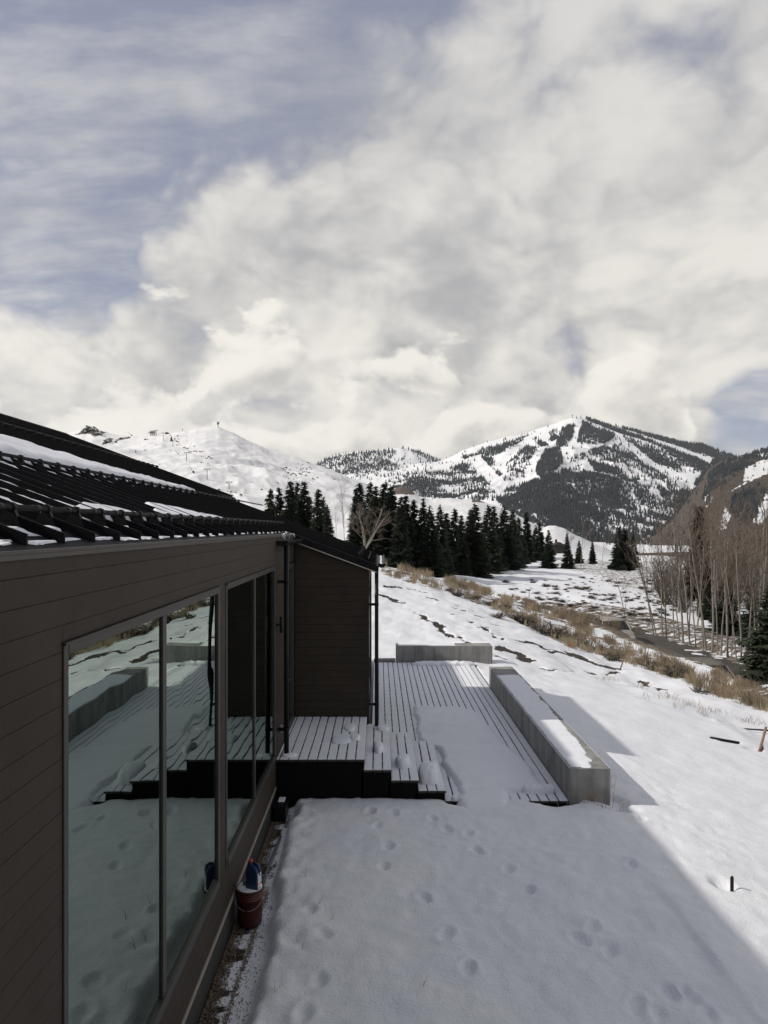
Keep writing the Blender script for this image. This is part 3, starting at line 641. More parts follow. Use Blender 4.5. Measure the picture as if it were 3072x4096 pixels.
M_brown = hill_material('brown_hillside', (0.7,0.7,0.7), ((0.055, 0.044, 0.038), (0.090, 0.072, 0.060)), 0.02, bump=0.5)
BR = [(2600,2160),(2690,2080),(2780,1960),(2830,1880),(2881,1845),(2940,1827),(2999,1816),(3072,1799),(3250,1765),(3500,1740)]
SNOWP = [QP((1535,300),(1652,250),(1700,240),(1660,330),(1560,372),(1530,360)), QP((1460,425),(1550,370),(1535,390),(1470,420)), QP((1575,590),(1615,490),(1659,430),(1720,400),(1700,520),(1615,605)), QP((1395,640),(1425,510),(1455,560),(1430,630)), QP((1310,440),(1362,470),(1330,512)), QP((1600,225),(1660,210),(1700,210),(1640,245))]
FORB = [(QP((1330,330),(1480,240),(1659,203),(1800,180),(1760,240),(1600,270),(1480,345),(1390,430),(1335,420)), .75), (QP((1470,460),(1600,395),(1660,410),(1600,560),(1540,610),(1450,550)), .40), (QP((1320,400),(1350,420),(1340,520),(1300,480)), .8)]
def br_bare(s):
    b = np.full(s.v.shape, 0.80)
    for p in SNOWP: b = np.where(inpoly(s.sx, s.sy, p), 0.05, b)
    for p, _ in FORB: b = np.where(inpoly(s.sx, s.sy, p) & (b > .9), 0.45, b)
    return b
brown = Hill('brown_hill', 'dark brown hillside with snow gullies at the right edge', BR, 1100, 2900, -40, 170, 130, M_brown, 80, 420, 23, br_bare)
def br_dens(sx, sy, p):
    d = np.full(sx.shape, .006)
    for q, v in FORB: d = np.maximum(d, v*inpoly(sx, sy, q))
    return np.clip(d*np.clip((fbm(p[:, 0]/90, p[:, 1]/120, 3, 97)-.3)*3.5, .15, 1.4), 0, 1)
tag(link('hillside_forest', cones('hillside_forest', brown.scatter(26000, br_dens, rngm), 16, 3.4, M_farfor, rngm)), 'conifers along the top and gullies of the brown hillside', 'forest', kind='stuff')

Z1 = lambda q: (250+.7233*q[0], 1650+.7233*q[1])
SKI = [(-500,1790),(0,1760),(200,1745)]+[Z1(p) for p in ((30,120),(70,105),(100,95),(130,92),(165,83),(215,100),(300,125),(360,130),(430,130),(560,118),(660,105),(720,95),(790,83),(865,80),(950,115),(1040,160),(1170,215),(1300,250),(1450,305),(1600,365),(1659,385))]+[(1560,1985),(1700,2060),(1800,2110)]
M_ski = hill_material('ski_hill_snow', (0.78,0.775,0.765), ((0.075, 0.063, 0.052), (0.13, 0.105, 0.085)), 0.05, bump=0.55)
Z5 = lambda q: (500+.3014*q[0], 1660+.3014*q[1])
SPECK = [([Z5(p) for p in ((590,260),(830,200),(860,320),(1000,420),(1140,560),(1000,560),(760,480),(640,400))], .12), ([Z5(p) for p in ((940,440),(1150,570),(1120,700),(1000,640))], .08),
         ([Z1(p) for p in ((1180,300),(1360,270),(1420,380),(1300,400),(1170,330))], .16), ([Z1(p) for p in ((840,390),(960,400),(1000,470),(880,450))], .22), ([Z1(p) for p in ((1240,300),(1660,385),(1500,520),(1200,520),(900,470))], .02)]
ROCKS = [[Z1(p) for p in ((95,110),(165,82),(200,100),(245,110),(180,135),(150,118),(60,125))], [Z1(p) for p in ((215,170),(260,140),(285,145),(270,160),(220,182))], [Z1(p) for p in ((290,152),(370,132),(385,140),(300,158))]]
def ski_bare(s):
    b = np.full(s.v.shape, -0.10)
    for p, a in SPECK: b = np.where(inpoly(s.sx, s.sy, p), 0.10+a*0.4, b)
    b = np.where(inpoly(s.sx, s.sy, [Z5(p) for p in ((330,290),(420,285),(640,420),(850,700),(900,900),(500,720),(420,470))]), -0.6, b)
    for p in ROCKS: b = np.where(inpoly(s.sx, s.sy, p), 0.75, b)
    return b
ski = Hill('ski_hill', 'bare snowy ski hill with lift line behind the roof', SKI, 480, 1350, -12, 420, 170, M_ski, 40, 165, 33, ski_bare, gpow=1.05)
def ski_dens(sx, sy, p):
    d = np.full(sx.shape, .004)
    for q, v in SPECK: d = np.maximum(d, v*inpoly(sx, sy, q))
    return d*np.clip((fbm(p[:, 0]/22, p[:, 1]/22, 3, 99)-.36)*5, 0, 2)
tag(link('hillside_scrub', cones('hillside_scrub', ski.scatter(30000, ski_dens, rngm), 1.5, 1.6, M_sage, rngm)), 'dark scrub and stones dotting the snowy ski hill', 'scrub', kind='stuff')

Z6 = lambda q: (1700+.4822*q[0], 1900+.4822*q[1])
FH1 = [(1380,2060),(1450,2000),(1530,1968),(1574,1956),(1610,1943),(1641,1955),(1680,1985),(1712,1996)]+[Z6(p) for p in ((200,190),(300,205),(440,205),(560,245),(700,300),(800,350),(900,400),(1000,450),(1150,520),(1500,680))]
M_foot = hill_material('foothill_snow', (0.72,0.717,0.710), ((0.085, 0.070, 0.056), (0.15, 0.12, 0.095)), 0.12, bump=0.6)
def fh_bare(s):
    b = np.full(s.v.shape, 0.02)
    b = np.where(inpoly(s.sx, s.sy, [(1560,1975),(1600,1935),(1650,1950),(1660,1980)]), .8, b); b = np.where(inpoly(s.sx, s.sy, [Z6(p) for p in ((380,195),(480,195),(500,230),(390,225))]), .75, b); return b
fh1 = Hill('foothill', 'snowy foothill rising behind the row of dark spruces', FH1, 190, 420, -6, 220, 90, M_foot, 9, 60, 43, fh_bare)
FH2 = [(2080,2200),(2130,2150),(2165,2112),(2190,2103),(2221,2102),(2260,2116),(2303,2141),(2360,2166),(2414,2189),(2480,2222),(2560,2262),(2640,2290)]
def fh2_bare(s): return np.where(s.sy < 2125, .42, .08)+0*s.v
fh2 = Hill('foothill', 'small patchy snow knoll behind the scattered spruces', FH2, 150, 235, -4, 130, 70, M_foot, 3.0, 26, 53, fh2_bare)
FH3 = [(2540,2330),(2640,2270),(2750,2235),(2860,2200),(2950,2150),(3072,2090),(3250,2040),(3500,2000)]
M_brush = hill_material('brush_bank', (0.6,0.6,0.6), ((0.060, 0.046, 0.036), (0.105, 0.080, 0.062)), 0.15, bump=0.8)
fh3 = Hill('foothill', 'brown brush covered bank behind the bare aspens at the right', FH3, 105, 210, -4.5, 130, 70, M_brush, 5, 30, 63, lambda s: np.full(s.v.shape, .85)-0.25*sstep(2300, 2390, s.sy))

def fh3_dens(sx, sy, p): return np.clip((fbm(p[:, 0]/9, p[:, 1]/9, 3, 117)-.3)*1.6, 0, .8)
tag(link('hillside_scrub', cones('hillside_scrub', fh3.scatter(9000, fh3_dens, rngm), 1.7, .8, M_sage, rngm)), 'brown scrub covering the bank behind the aspens', 'scrub', kind='stuff')
def brs_dens(sx, sy, p): return np.clip((fbm(p[:, 0]/60, p[:, 1]/60, 3, 119)-.38)*.8, 0, .3)
tag(link('hillside_scrub', cones('hillside_scrub', brown.scatter(9000, brs_dens, rngm), 5, 3, M_sage, rngm)), 'low scrub speckling the brown hillside', 'scrub', kind='stuff')
# ------------------------------------------------------------------ house
PITCH, CR = 0.37, 0.70                                       # roof plane: z = CZ + PITCH*X - CR with X = -x
def roof_z(X): return CZ+PITCH*X-CR
X_EAVE, X_RIDGE, YW0, YW1, YEND = 1.62, 9.6, 13.38, 18.3, 22.0
XW, XN = 0.03, 4.4                                           # wing eave, eave of the roof beyond the wing
Y_BACK = -7.0
house = tag(empty('house', (0, 0, 0)), 'dark brown house with black standing seam metal roof and tall windows', 'house')
# walls: dark backing sheets carry the boards
ROW = 0.1324; ROW0 = 3.978
WIN = [(3.583, 7.10, 0.685, 3.612), (7.40, 10.93, 0.685, 3.612)]
DOOR = (12.05, 13.28, 0.66, 3.56)
wb = MB()                                                    # backing with real openings
for (y0, y1, z0, z1) in [(-0.4, 13.40, 0.10, 0.70), (-0.4, 13.40, 3.60, 4.08), (-0.4, 3.60, 0.70, 3.60), (7.085, 7.415, 0.70, 3.60), (10.915, 12.06, 0.70, 3.60), (13.27, 13.40, 0.70, 3.60)]:
    wb.box(-1.80, -1.604, y0, y1, z0, z1)
wall = wb.build('wall', M_dark, house)
MB().box(-1.85, -1.592, -0.3, 13.4, -0.4, 0.196).build('foundation', mat('foundation_gap_shade', (.030, .028, .026), .9, var=.3, vscale=3), house)  # dark colour stands in for the shadowed gap between flashing and gravel
def board(y0, y1, z0, z1):
    if y1-y0 > 0.02: MB().bbox(-1.602, -1.58+random.uniform(-.0008, .0008), y0+.001, y1-.001, z0+0.0010, z1-0.0010, 0.0020).build('siding_board', M_wall, wall)
def row_splits(y0, y1):
    return [(y0, y1)]
z = ROW0; rows = []
rows.append((ROW0, 4.075))
while z > 0.26: rows.append((max(z-ROW, 0.237), z)); z -= ROW
for z0, z1 in rows:
    segs = [(-0.3, 13.36)]
    for (a, b, c, d) in WIN+[DOOR]:
        if z1 > c+0.01 and z0 < d-0.01:
            new = []
            for s0, s1 in segs:
                if b <= s0 or a >= s1: new.append((s0, s1))
                else:
                    if a > s0: new.append((s0, a))
                    if b < s1: new.append((b, s1))
            segs = new
    for (a, b, c, d) in WIN+[DOOR]:                          # ripped boards above and below the openings
        if z0 < d < z1-0.03: board(a, b, d+0.016, z1)
        if z0+0.03 < c < z1: board(a, b, z0, c)
    for s0, s1 in segs:
        if s1-s0 > 5:                                        # long courses are butted from two lengths
            c = s0+random.uniform(6.0, 10.5); board(s0, c, z0, z1); board(c, s1, z0, z1)
        else: board(s0, s1, z0, z1)
MB().box(-1.60, -1.568, -0.3, 11.0, 0.198, 0.235).build('base_flashing', M_trim, wall)
MB().box(-1.60, -1.574, -0.3, 13.34, 4.082, 4.10).box(-1.60, -1.566, -0.3, 13.3, 4.060, 4.0815).build('fascia_strip', M_fascia, wall)
# windows
def window(y0, y1, z0, z1, mull):
    fr = MB(); t = 0.052; xo, xi = -1.570, -1.64
    fr.bbox(xi, xo, y0, y0+t, z0, z1, .003); fr.bbox(xi, xo, y1-t*1.3, y1, z0, z1, .003)
    fr.bbox(xi, xo+0.004, y0+t, y1-t*1.3, z1-t, z1, .003); fr.bbox(xi, xo+0.012, y0+t, y1-t*1.3, z0, z0+0.075, .003)
    w = fr.build('window', M_frame, house)
    MB().box(-1.60, -1.556, y0-0.01, y1+0.01, z1+0.002, z1+0.014).build('head_flashing', M_frame, w)
    ys = [y0+t]+[v for m_ in mull for v in (m_, m_+0.085)]+[y1-t*1.3]
    for m_ in mull: MB().bbox(xi, xo-0.004, m_, m_+0.085, z0+0.075, z1-t, .003).build('mullion', M_frame, w)
    for a, b in zip(ys[0::2], ys[1::2]): MB().box(-1.600, -1.590, a-.004, b+.004, z0+.070, z1-t+.004).build('pane', M_glass, w)
    return w
window(*WIN[0], [5.24]); window(*WIN[1], [9.10])
dr = MB()
dr.bbox(-1.66, -1.566, DOOR[0], DOOR[0]+.09, DOOR[2], DOOR[3], .003); dr.bbox(-1.66, -1.566, DOOR[1]-.09, DOOR[1], DOOR[2], DOOR[3], .003)
dr.bbox(-1.66, -1.568, DOOR[0]+.09, DOOR[1]-.09, DOOR[3]-.09, DOOR[3], .003); dr.bbox(-1.66, -1.568, DOOR[0]+.09, DOOR[1]-.09, DOOR[2], DOOR[2]+.12, .003)
door = dr.build('door', M_frame, house)
MB().box(-1.635, -1.625, DOOR[0]+.086, DOOR[1]-.086, DOOR[2]+.116, DOOR[3]-.086).build('pane', M_glass, door)
MB().tube([(-1.566, 12.10, 1.62), (-1.52, 12.10, 1.62), (-1.52, 12.20, 1.62)], 0.011, 8).build('handle', M_steel, door, True)
# rooms behind the glass
MB().box(-7.0, -6.9, -0.3, 13.3, 0.3, 3.9).build('interior_wall', mat('plaster', (0.30, 0.30, 0.29), .9), house)
MB().box(-6.9, -1.81, -0.3, 13.3, 0.55, 0.64).build('interior_floor', mat('oak_floor', (0.14, 0.10, 0.07), .5, var=.2), house)
MB().box(-6.9, -1.81, -0.3, 13.3, 3.75, 3.8).build('interior_ceiling', MATS['plaster'], house)
MB().box(-2.75, -2.55, 8.6, 8.85, 0.64, 3.75).build('interior_post', MATS['plaster'], house)
MB().box(-6.9, -1.81, 6.2, 6.3, 0.64, 3.75).build('interior_wall', MATS['plaster'], house)
# end wall of the projecting wing and its glazed side
wing = MB().prism([(-1.60, 0.2), (-0.20, 0.2), (-0.20, roof_z(0.20)-0.16), (-1.60, roof_z(1.60)-0.16)], 1, 13.524, 13.64).build('wing_wall', M_dark, house)
z = 0.66; k = 0
while z < 4.0:
    z1 = z+0.1435
    X0 = 1.578; xr = -0.182
    def xcut(zz): return -((zz-CZ+CR+0.15)/PITCH)            # roof underside hits height zz at this x
    poly = []
    xa0 = xcut(z+.002); xa1 = xcut(z1-.002)
    r0 = min(xr, xa0) if z+.002 > roof_z(0.18)-0.15 else xr
    r1 = min(xr, xa1) if z1-.002 > roof_z(0.18)-0.15 else xr
    if r0 < -1.55: break
    if r1 > -1.57: poly = [(-1.578, z+.002), (r0, z+.002), (r1, z1-.002), (-1.578, z1-.002)]
    else: poly = [(-1.578, z+.002), (r0, z+.002), (-1.578, z+.002+(r0+1.578)*PITCH)]
    MB().prism(poly, 1, 13.50, 13.523).build('siding_board', M_wall, wing); z = z1
ws = MB(); ws.box(-0.26, -0.182, 13.64, 18.2, 0.0, 0.30).box(-0.26, -0.182, 13.64, 18.2, 3.15, 3.62).box(-0.26, -0.182, 13.64, 13.9, 0.30, 3.15).box(-0.26, -0.182, 15.9, 16.0, 0.30, 3.15).box(-0.26, -0.182, 18.05, 18.2, 0.30, 3.15)
wside = ws.build('wing_wall', M_wall, house)
for a, b in ((13.9, 15.9), (16.0, 18.05)): MB().box(-0.205, -0.195, a+.001, b-.001, 0.301, 3.149).build('pane', M_glass, wside)
MB().box(-1.5, -0.262, 13.66, 13.70, 0.0, 3.5).box(-8.0, -0.3, 18.2, 18.3, -0.3, 3.55).box(-8.0, -4.6, 18.3, 21.9, -0.3, 3.55).build('rear_wall', M_dark, house)
# roof
rf = MB()
def slab(Xa, Xb, y0, y1, th=0.13):                           # from ridge side Xa (high) to eave Xb
    rf.prism([(-Xa, roof_z(Xa)), (-Xb, roof_z(Xb)), (-Xb, roof_z(Xb)-0.028), (-Xb-0.05, roof_z(Xb)-0.028-0.02), (-Xa, roof_z(Xa)-th)], 1, y0, y1)
slab(X_RIDGE, X_EAVE-0.02, -0.45, YW0); slab(X_RIDGE, XW, YW0, YW1); slab(X_RIDGE, XN, YW1, YEND)
rf.prism([(-X_RIDGE, roof_z(X_RIDGE)), (-X_RIDGE, roof_z(X_RIDGE)-.13), (-2*X_RIDGE, roof_z(0)-.13), (-2*X_RIDGE, roof_z(0))], 1, -0.45, YEND)
roof = rf.build('roof', M_roof, house)
def rib(y, Xa, Xb):
    h = 0.056; w = 0.0075
    return MB().prism([(-Xa, roof_z(Xa)+.001), (-Xb, roof_z(Xb)+.001), (-Xb, roof_z(Xb)+h), (-Xa, roof_z(Xa)+h)], 1, y-w, y+w)
RIBS = []
y = 0.15
while y < YEND-0.1:
    Xb = X_EAVE+0.045 if y < YW0 else (XW+0.03 if y < YW1 else XN+0.03)
    rib(y, X_RIDGE-0.01, Xb).build('seam_rib', M_roof, roof); RIBS.append((y, Xb)); y += 0.406
MB().prism([(-X_RIDGE-.14, roof_z(X_RIDGE)+.0), (-X_RIDGE, roof_z(X_RIDGE)+.065), (-X_RIDGE+.14, roof_z(X_RIDGE)+.0)], 1, -0.4, YEND+.02).build('ridge_cap', M_roof, roof)
MB().prism([(-X_EAVE+0.0, roof_z(X_EAVE)-.03), (-XW-.01, roof_z(XW)-.03), (-XW-.01, roof_z(XW)-.15), (-X_EAVE+0.0, roof_z(X_EAVE)-.15)], 1, YW0-.012, YW0+.06).build('rake_board', M_roof, roof)
MB().prism([(-X_EAVE, roof_z(X_EAVE)-.128), (-XW-.01, roof_z(XW)-.128), (-XW-.01, roof_z(XW)-.148), (-X_EAVE, roof_z(X_EAVE)-.148)], 1, YW0-.020, YW0-.0125).build('rake_trim', M_trim, roof)
# drip edge flashing under the eave
MB().box(-1.606, -1.592, -0.4, YW0-.02, roof_z(X_EAVE)-0.075, roof_z(X_EAVE)-0.034).build('drip_edge', M_fascia, roof)
def rail(Xr, y0, y1, r=0.018):
    zc = roof_z(Xr)+0.088
    MB().tube([(-Xr, y0, zc), (-Xr, y1, zc)], r, 12).build('snow_rail', M_rail, roof, True)
    bm = MB(); n = 9; prof = []
    for i in range(n): a = math.pi*(1.18-1.36*i/(n-1)); prof.append((0.030*math.cos(a), 0.030*math.sin(a)))
    prof = [(-0.060, -0.085+0.060*PITCH)]+prof+[(0.060, -0.085-0.060*PITCH)]
    bm.prism(prof, 1, -0.015, 0.015)
    me = bm.mesh('rail_bracket', M_rail)
    cm = MB().tube([(0, -0.03, 0), (0, 0.03, 0)], r+0.004, 12).mesh('rail_collar', M_rail, True)
    for y, xb in RIBS:
        if y0-.05 < y < y1+.05 and xb < Xr:
            link('rail_bracket', me, roof, (-Xr, y, zc))
            if y > 2.5 and Xr < 2.5: link('rail_collar', cm, roof, (-Xr, y-0.13, zc))
rail(1.95, 0.3, 14.6); rail(3.52, 0.3, YEND-.3); rail(6.7, 0.3, YEND-.2); rail(0.36, YW0+.1, YW1-.1)
# gutters and downpipes
def gutter(x, z, y0, y1, r, name='gutter'):
    g = MB(); n = 10
    out = [(x+r*math.cos(math.pi+math.pi*i/n), z+r*math.sin(math.pi+math.pi*i/n)) for i in range(n+1)]
    inn = [(x+(r-.006)*math.cos(math.pi+math.pi*i/n), z+(r-.006)*math.sin(math.pi+math.pi*i/n)) for i in range(n+1)]
    for i in range(n): g.prism([out[i], out[i+1], inn[i+1], inn[i]], 1, y0, y1)
    g.prism(out, 1, y0-.004, y0+.004)
    return g.build(name, M_pipe, house)
gutter(-1.488, 4.005, 11.08, 13.49, 0.089); gutter(0.055, 3.535, 13.36, 18.3, 0.078)
def downpipe(x, y, z0, z1, r, br, xwall, elbow):
    d = MB().tube([(x, y, z0), (x, y, z1)], r, 14)
    o = d.build('downpipe', M_pipe, house, True)
    for zb in br:
        MB().bbox(min(xwall, x), max(xwall, x), y-.018, y+.018, zb-.024, zb+.024, .003).build('bracket', M_pipe, o)
        MB().tube([(x, y, zb-.02), (x, y, zb+.02)], r+.006, 14).build('pipe_clamp', M_pipe, o, True)
    return o
downpipe(-1.443, 11.22, 0.655, 3.93, 0.039, (3.36, 1.05), -1.58, 0)
downpipe(0.055-.095, 13.44, 0.02, 3.50, 0.036, (3.46, 2.77, 0.9), -0.18, 0)
# hose tap plate and socket on the wall by the downpipe
tp = MB().lathe([(0.05, 0), (0.05, 0.012), (0.02, 0.02)], n=16).build('wall_light', M_pipe, house, True); tp.location = (-1.58, 10.98, 2.72); tp.rotation_euler = (0, math.radians(90), 0)
MB().tube([(-1.57, 10.98, 2.72), (-1.50, 10.98, 2.72)], 0.014, 8).lathe([(0.028, 2.60), (0.028, 2.84)], (-1.49, 10.98), 12).build('lamp_body', M_pipe, tp, True).matrix_parent_inverse = tp.matrix_world.inverted() if False else Matrix.Translation((-1.58, 10.98, 2.72)).__matmul__(Matrix.Rotation(math.radians(90), 4, 'Y')).inverted()
MB().bbox(-1.58, -1.54, 11.42, 11.50, 0.93, 1.05, .006).build('socket_box', mat('grey_plastic', (0.25, 0.25, 0.26), .5), house)
# unseen taller part of the house behind the eye, added to shade the foreground
MB().prism([(-17.0, -0.3), (1.35, -0.3), (1.35, 5.6), (-8.0, 8.8), (-17.0, 5.6)], 1, Y_BACK, -0.5).build('rear_volume', M_wall, house)

# ------------------------------------------------------------------ snow and ice lying on the roof
def snow_slab(name, X0, upper, y0, y1, th, label, step=0.05, seed=0, lip=0.0):
    """sheet of snow on the roof plane between X0 and upper(y), thickness th"""
    ys = np.arange(y0, y1+step, step); nu = 22; us = np.linspace(0, 1, nu)
    Yg, U = np.meshgrid(ys, us, indexing='ij'); up = upper(Yg); up = np.maximum(up, X0+0.02)
    jag = (fbm(Yg*2.2, Yg*0+seed, 4, seed)-.5)*0.10
    lo = X0-lip+jag*0.5; Xg = lo+(up+jag-lo)*U
    t = th*(np.minimum(1, (U*8)**0.6))*np.minimum(1, ((1-U)*10)**0.5)*(0.8+0.4*fbm(Xg*3, Yg*3, 3, seed+3))
    t = t*sstep(y0-.01, y0+.12, Yg)*(1-sstep(y1-.2, y1+.02, Yg))
    Zg = CZ+PITCH*Xg-CR+t+0.004
    Zb = CZ+PITCH*Xg-CR+0.003
    V = np.concatenate([np.stack([-Xg, Yg, Zg], -1).reshape(-1, 3), np.stack([-Xg, Yg, Zb], -1).reshape(-1, 3)])
    n = len(ys)*nu; F = grid_faces(nu, len(ys)); rim = []
    idx = np.arange(n).reshape(len(ys), nu); loop = list(idx[0, :])+list(idx[1:, -1])+list(idx[-1, -2::-1])+list(idx[-2:0:-1, 0])
    for a, b in zip(loop, loop[1:]+loop[:1]): rim.append((a, b, b+n, a+n))
    me = np_mesh(name, V, np.concatenate([F, F[:, ::-1]+n, np.array(rim)]), M_snow, True)
    return tag(link(name, me), label, 'snow', 'snow left on the metal roof')
snow_slab('snow_slab', 3.60, lambda y: np.interp(y, [0, 9.1, 10.7, 14.2], [5.6, 4.80, 4.20, 3.62]), 1.0, 14.2, 0.125, 'thick slab of snow held by the middle snow rail on the black roof', seed=4, lip=0.03)
snow_slab('snow_slab', 2.01, lambda y: np.interp(y, [7.3, 7.9, 10.3], [2.25, 2.62, 2.04]), 7.3, 10.3, 0.05, 'thin melting snow patch above the lowest roof rail, larger of the two', seed=14)
snow_slab('snow_slab', 2.01, lambda y: np.interp(y, [5.0, 5.6, 6.9], [2.16, 2.36, 2.03]), 5.0, 6.9, 0.05, 'thin melting snow patch above the lowest roof rail, nearer the eye', seed=24)
def pan_snow():
    V = []; F = []
    rng = np.random.default_rng(3)
    for (y, Xb) in RIBS:
        if y > YW0-.5: break
        runs = []
        if y < 7.6: runs.append((2.05+rng.uniform(0, .1), 3.45, 0.022 if y < 6.2 else 0.012, 0.02))
        runs.append((1.74+rng.uniform(0, .10), 1.93+rng.uniform(-.05, .03), 0.020, 0.12))
        runs.append((1.66+rng.uniform(0, .03), 1.70+rng.uniform(0, .03), 0.012, 0.22))
        runs.append((3.30, 3.50, 0.030, 0.015))
        for X0, X1, th, inset in runs:
            n = max(5, int((X1-X0)/0.05)); xs = np.linspace(X0, X1, n)
            for i in range(n):
                a = y+0.014+inset*abs(rng.normal(0, .25)); b = y+0.392-inset*abs(rng.normal(0.6, .6))-(0.055+.012*rng.normal() if X1 > 3.4 and X0 < 2.5 else 0)
                t = th*(0.35 if i in (0, n-1) else 1)*rng.uniform(.75, 1.2)
                b = max(b, a+0.05)
                V += [(-xs[i], a, roof_z(xs[i])+.002), (-xs[i], a+.02, roof_z(xs[i])+t), (-xs[i], (a+b)/2, roof_z(xs[i])+t*1.1), (-xs[i], b-.02, roof_z(xs[i])+t), (-xs[i], b, roof_z(xs[i])+.002)]
            o = len(V)-5*n
            for i in range(n-1):
                for k in range(4): F.append((o+i*5+k, o+i*5+k+1, o+i*5+k+6, o+i*5+k+5))
            F.append((o, o+1, o+2, o+3)); F.append((o+5*n-5, o+5*n-4, o+5*n-3, o+5*n-2))
    tag(link('pan_snow', np_mesh('pan_snow', np.array(V), np.array(F), M_snowthin, True)), 'thin strips of snow between the roof ribs', 'snow', kind='stuff')
pan_snow()
def ice_fringe():
    m = MB(); rng = random.Random(5)
    for i in range(34):
        y = 11.35+rng.random()*2.0; x = -1.60+rng.uniform(-.02, .03); z = roof_z(X_EAVE)-rng.uniform(0.0, .03); l = rng.uniform(.02, .10)
        m.tube([(x, y, z), (x+rng.uniform(-.015, .02), y+rng.uniform(-.03, .03), z-l*.5), (x+rng.uniform(-.02, .02), y, z-l)], [rng.uniform(.012, .022), .012, .004], 6)
    o = m.build('ice_fringe', M_snowthin, None, True); tag(o, 'ragged ice fringe hanging over the gutter at the roof corner', 'ice', kind='stuff')
    m = MB()
    for i in range(26):
        y = 13.4+i*0.18; m.tube([(0.05+rng.uniform(-.02, .02), y, 3.485), (0.05+rng.uniform(-.02, .02), y+.2, 3.49)], rng.uniform(.016, .028), 7)
    tag(m.build('gutter_snow', M_snowthin, None, True), 'grainy snow lying in the gutter of the wing', 'snow', kind='stuff')
ice_fringe()

# ------------------------------------------------------------------ deck, landing, steps
PB = 0.1465
def snow_on(parent, x0, x1, y0, y1, z, th=0.013):
    b = MB(); n = max(2, int((y1-y0)/0.45)); rng = random.Random(int((x0+9)*1000+y0*77))
    ys = [y0+(y1-y0)*i/n for i in range(n+1)]; vs = []; fs = []
    for i, yy in enumerate(ys):
        a = x0+rng.uniform(0, .005); c = x1-rng.uniform(0, .005); t = th*rng.uniform(.8, 1.15)
        vs += [(a, yy, z+.0005), (a+.006, yy, z+t), (c-.006, yy, z+t), (c, yy, z+.0005)]
    for i in range(n):
        for k in range(3): fs.append((i*4+k, i*4+k+1, i*4+k+5, i*4+k+4))
    fs += [(0, 1, 2, 3), (n*4, n*4+1, n*4+2, n*4+3)]
    b.add(vs, fs); return b.build('snow_layer', M_snowthin, parent)
deck = tag(empty('deck', (1.4, 11.0, 0)), 'low plank deck dusted with snow between the house and the concrete walls', 'deck')
def dz(o, root):                                             # keep world coordinates under a moved root
    o.matrix_parent_inverse = Matrix.Translation(root.location).inverted(); return o
x = 2.915; i = 0
while x > -0.10:
    x0 = max(x-PB+0.012, -0.16)
    b = dz(MB().bbox(x0, x, YF, 22.36, -0.032, 0.0, .003).build('deck_board', M_wood, deck), deck)
    snow_on(b, x0, x, YF+.004, 22.35, 0.0); x -= PB; i += 1
y = YF+0.10
while y < 22.3:
    j = dz(MB().box(-0.16, 2.915, y-.02, y+.02, -0.2, -0.034).build('joist', M_wood, deck), deck)
    MB().box(-0.15, 2.91, y-.018, y+.018, -0.034, -0.016).build('snow_layer', M_snowthin, j); y += 0.406
dz(MB().box(-0.16, 2.915, YF+.012, YF+.05, -0.30, -0.033).build('rim_board', M_skirt, deck), deck)
steps = tag(empty('deck_steps', (0, YF, 0)), 'black sided landing with three snow dusted plank steps beside the house wall', 'steps')
LEV = [(-1.575, -0.219, 0.640), (-0.219, 0.196, 0.480), (0.196, 0.619, 0.320), (0.619, 1.036, 0.160)]
YB = 13.49
for li, (xa, xb, zt) in enumerate(LEV):
    x = xb; lo = xa if li == 0 else xa-0.03
    while x > lo+0.03:
        x0 = max(x-PB+0.012, lo)
        yb = YB if li == 0 else YB+0.10
        b = dz(MB().bbox(x0, x, YF-.012, yb, zt-0.034, zt, .003).build('tread_board', M_wood, steps), steps)
        snow_on(b, x0, x, YF-.008, yb-.004, zt); x -= PB
    dz(MB().box(xa+(0 if li == 0 else -.05), xb-.018, YF+.008, YB, -0.32, zt-0.035).build('skirt', M_skirt, steps), steps)
    y = YF+0.09
    while y < YB:
        dz(MB().box(xa+.01, xb-.02, y-.016, y+.016, zt-.0348, zt-.014).build('joist_snow', M_snowthin, steps), steps); y += 0.405
# lumps of snow on the landing and each tread
def lump(name, c, sx, sy, h, seed, label, power=2.6, rot=0.0, grp='snow lumps on the steps'):
    n1, n2 = 26, 14; V = []; F = []
    for j in range(n2+1):
        ph = (j/n2)*math.pi/2
        for i in range(n1):
            a = 2*math.pi*i/n1; ca, sa = math.cos(a), math.sin(a)
            r = (abs(ca)**power+abs(sa)**power)**(-1/power)
            r *= 0.82+0.36*float(fbm(np.array(ca*1.3+seed), np.array(sa*1.3+seed), 3, seed))
            cr = math.cos(ph)**0.45; x = ca*r*cr*sx; yv = sa*r*cr*sy
            zz = h*math.sin(ph)**0.8*(0.85+0.3*float(fbm(np.array(x*7+seed), np.array(yv*7), 3, seed+1)))
            V.append((x*math.cos(rot)-yv*math.sin(rot), x*math.sin(rot)+yv*math.cos(rot), zz))
    for j in range(n2):
        for i in range(n1): F.append((j*n1+i, j*n1+(i+1) % n1, (j+1)*n1+(i+1) % n1, (j+1)*n1+i))
    V = np.array(V); me = np_mesh(name, V, np.array(F), M_snow, True)
    o = link(name, me, None, c); tag(o, label, 'snow', grp); return o
lump('snow_lump', (-0.005, 12.02, 0.491), 0.085, 0.22, 0.10, 3, 'small pointed snow lump on the top step', 2.0)
lump('snow_lump', (0.40, 11.75, 0.331), 0.115, 0.26, 0.13, 8, 'medium snow lump on the middle step', 2.4)
lump('snow_lump', (0.82, 11.62, 0.171), 0.165, 0.40, 0.20, 12, 'largest snow block on the bottom step', 3.2, rot=-0.06)
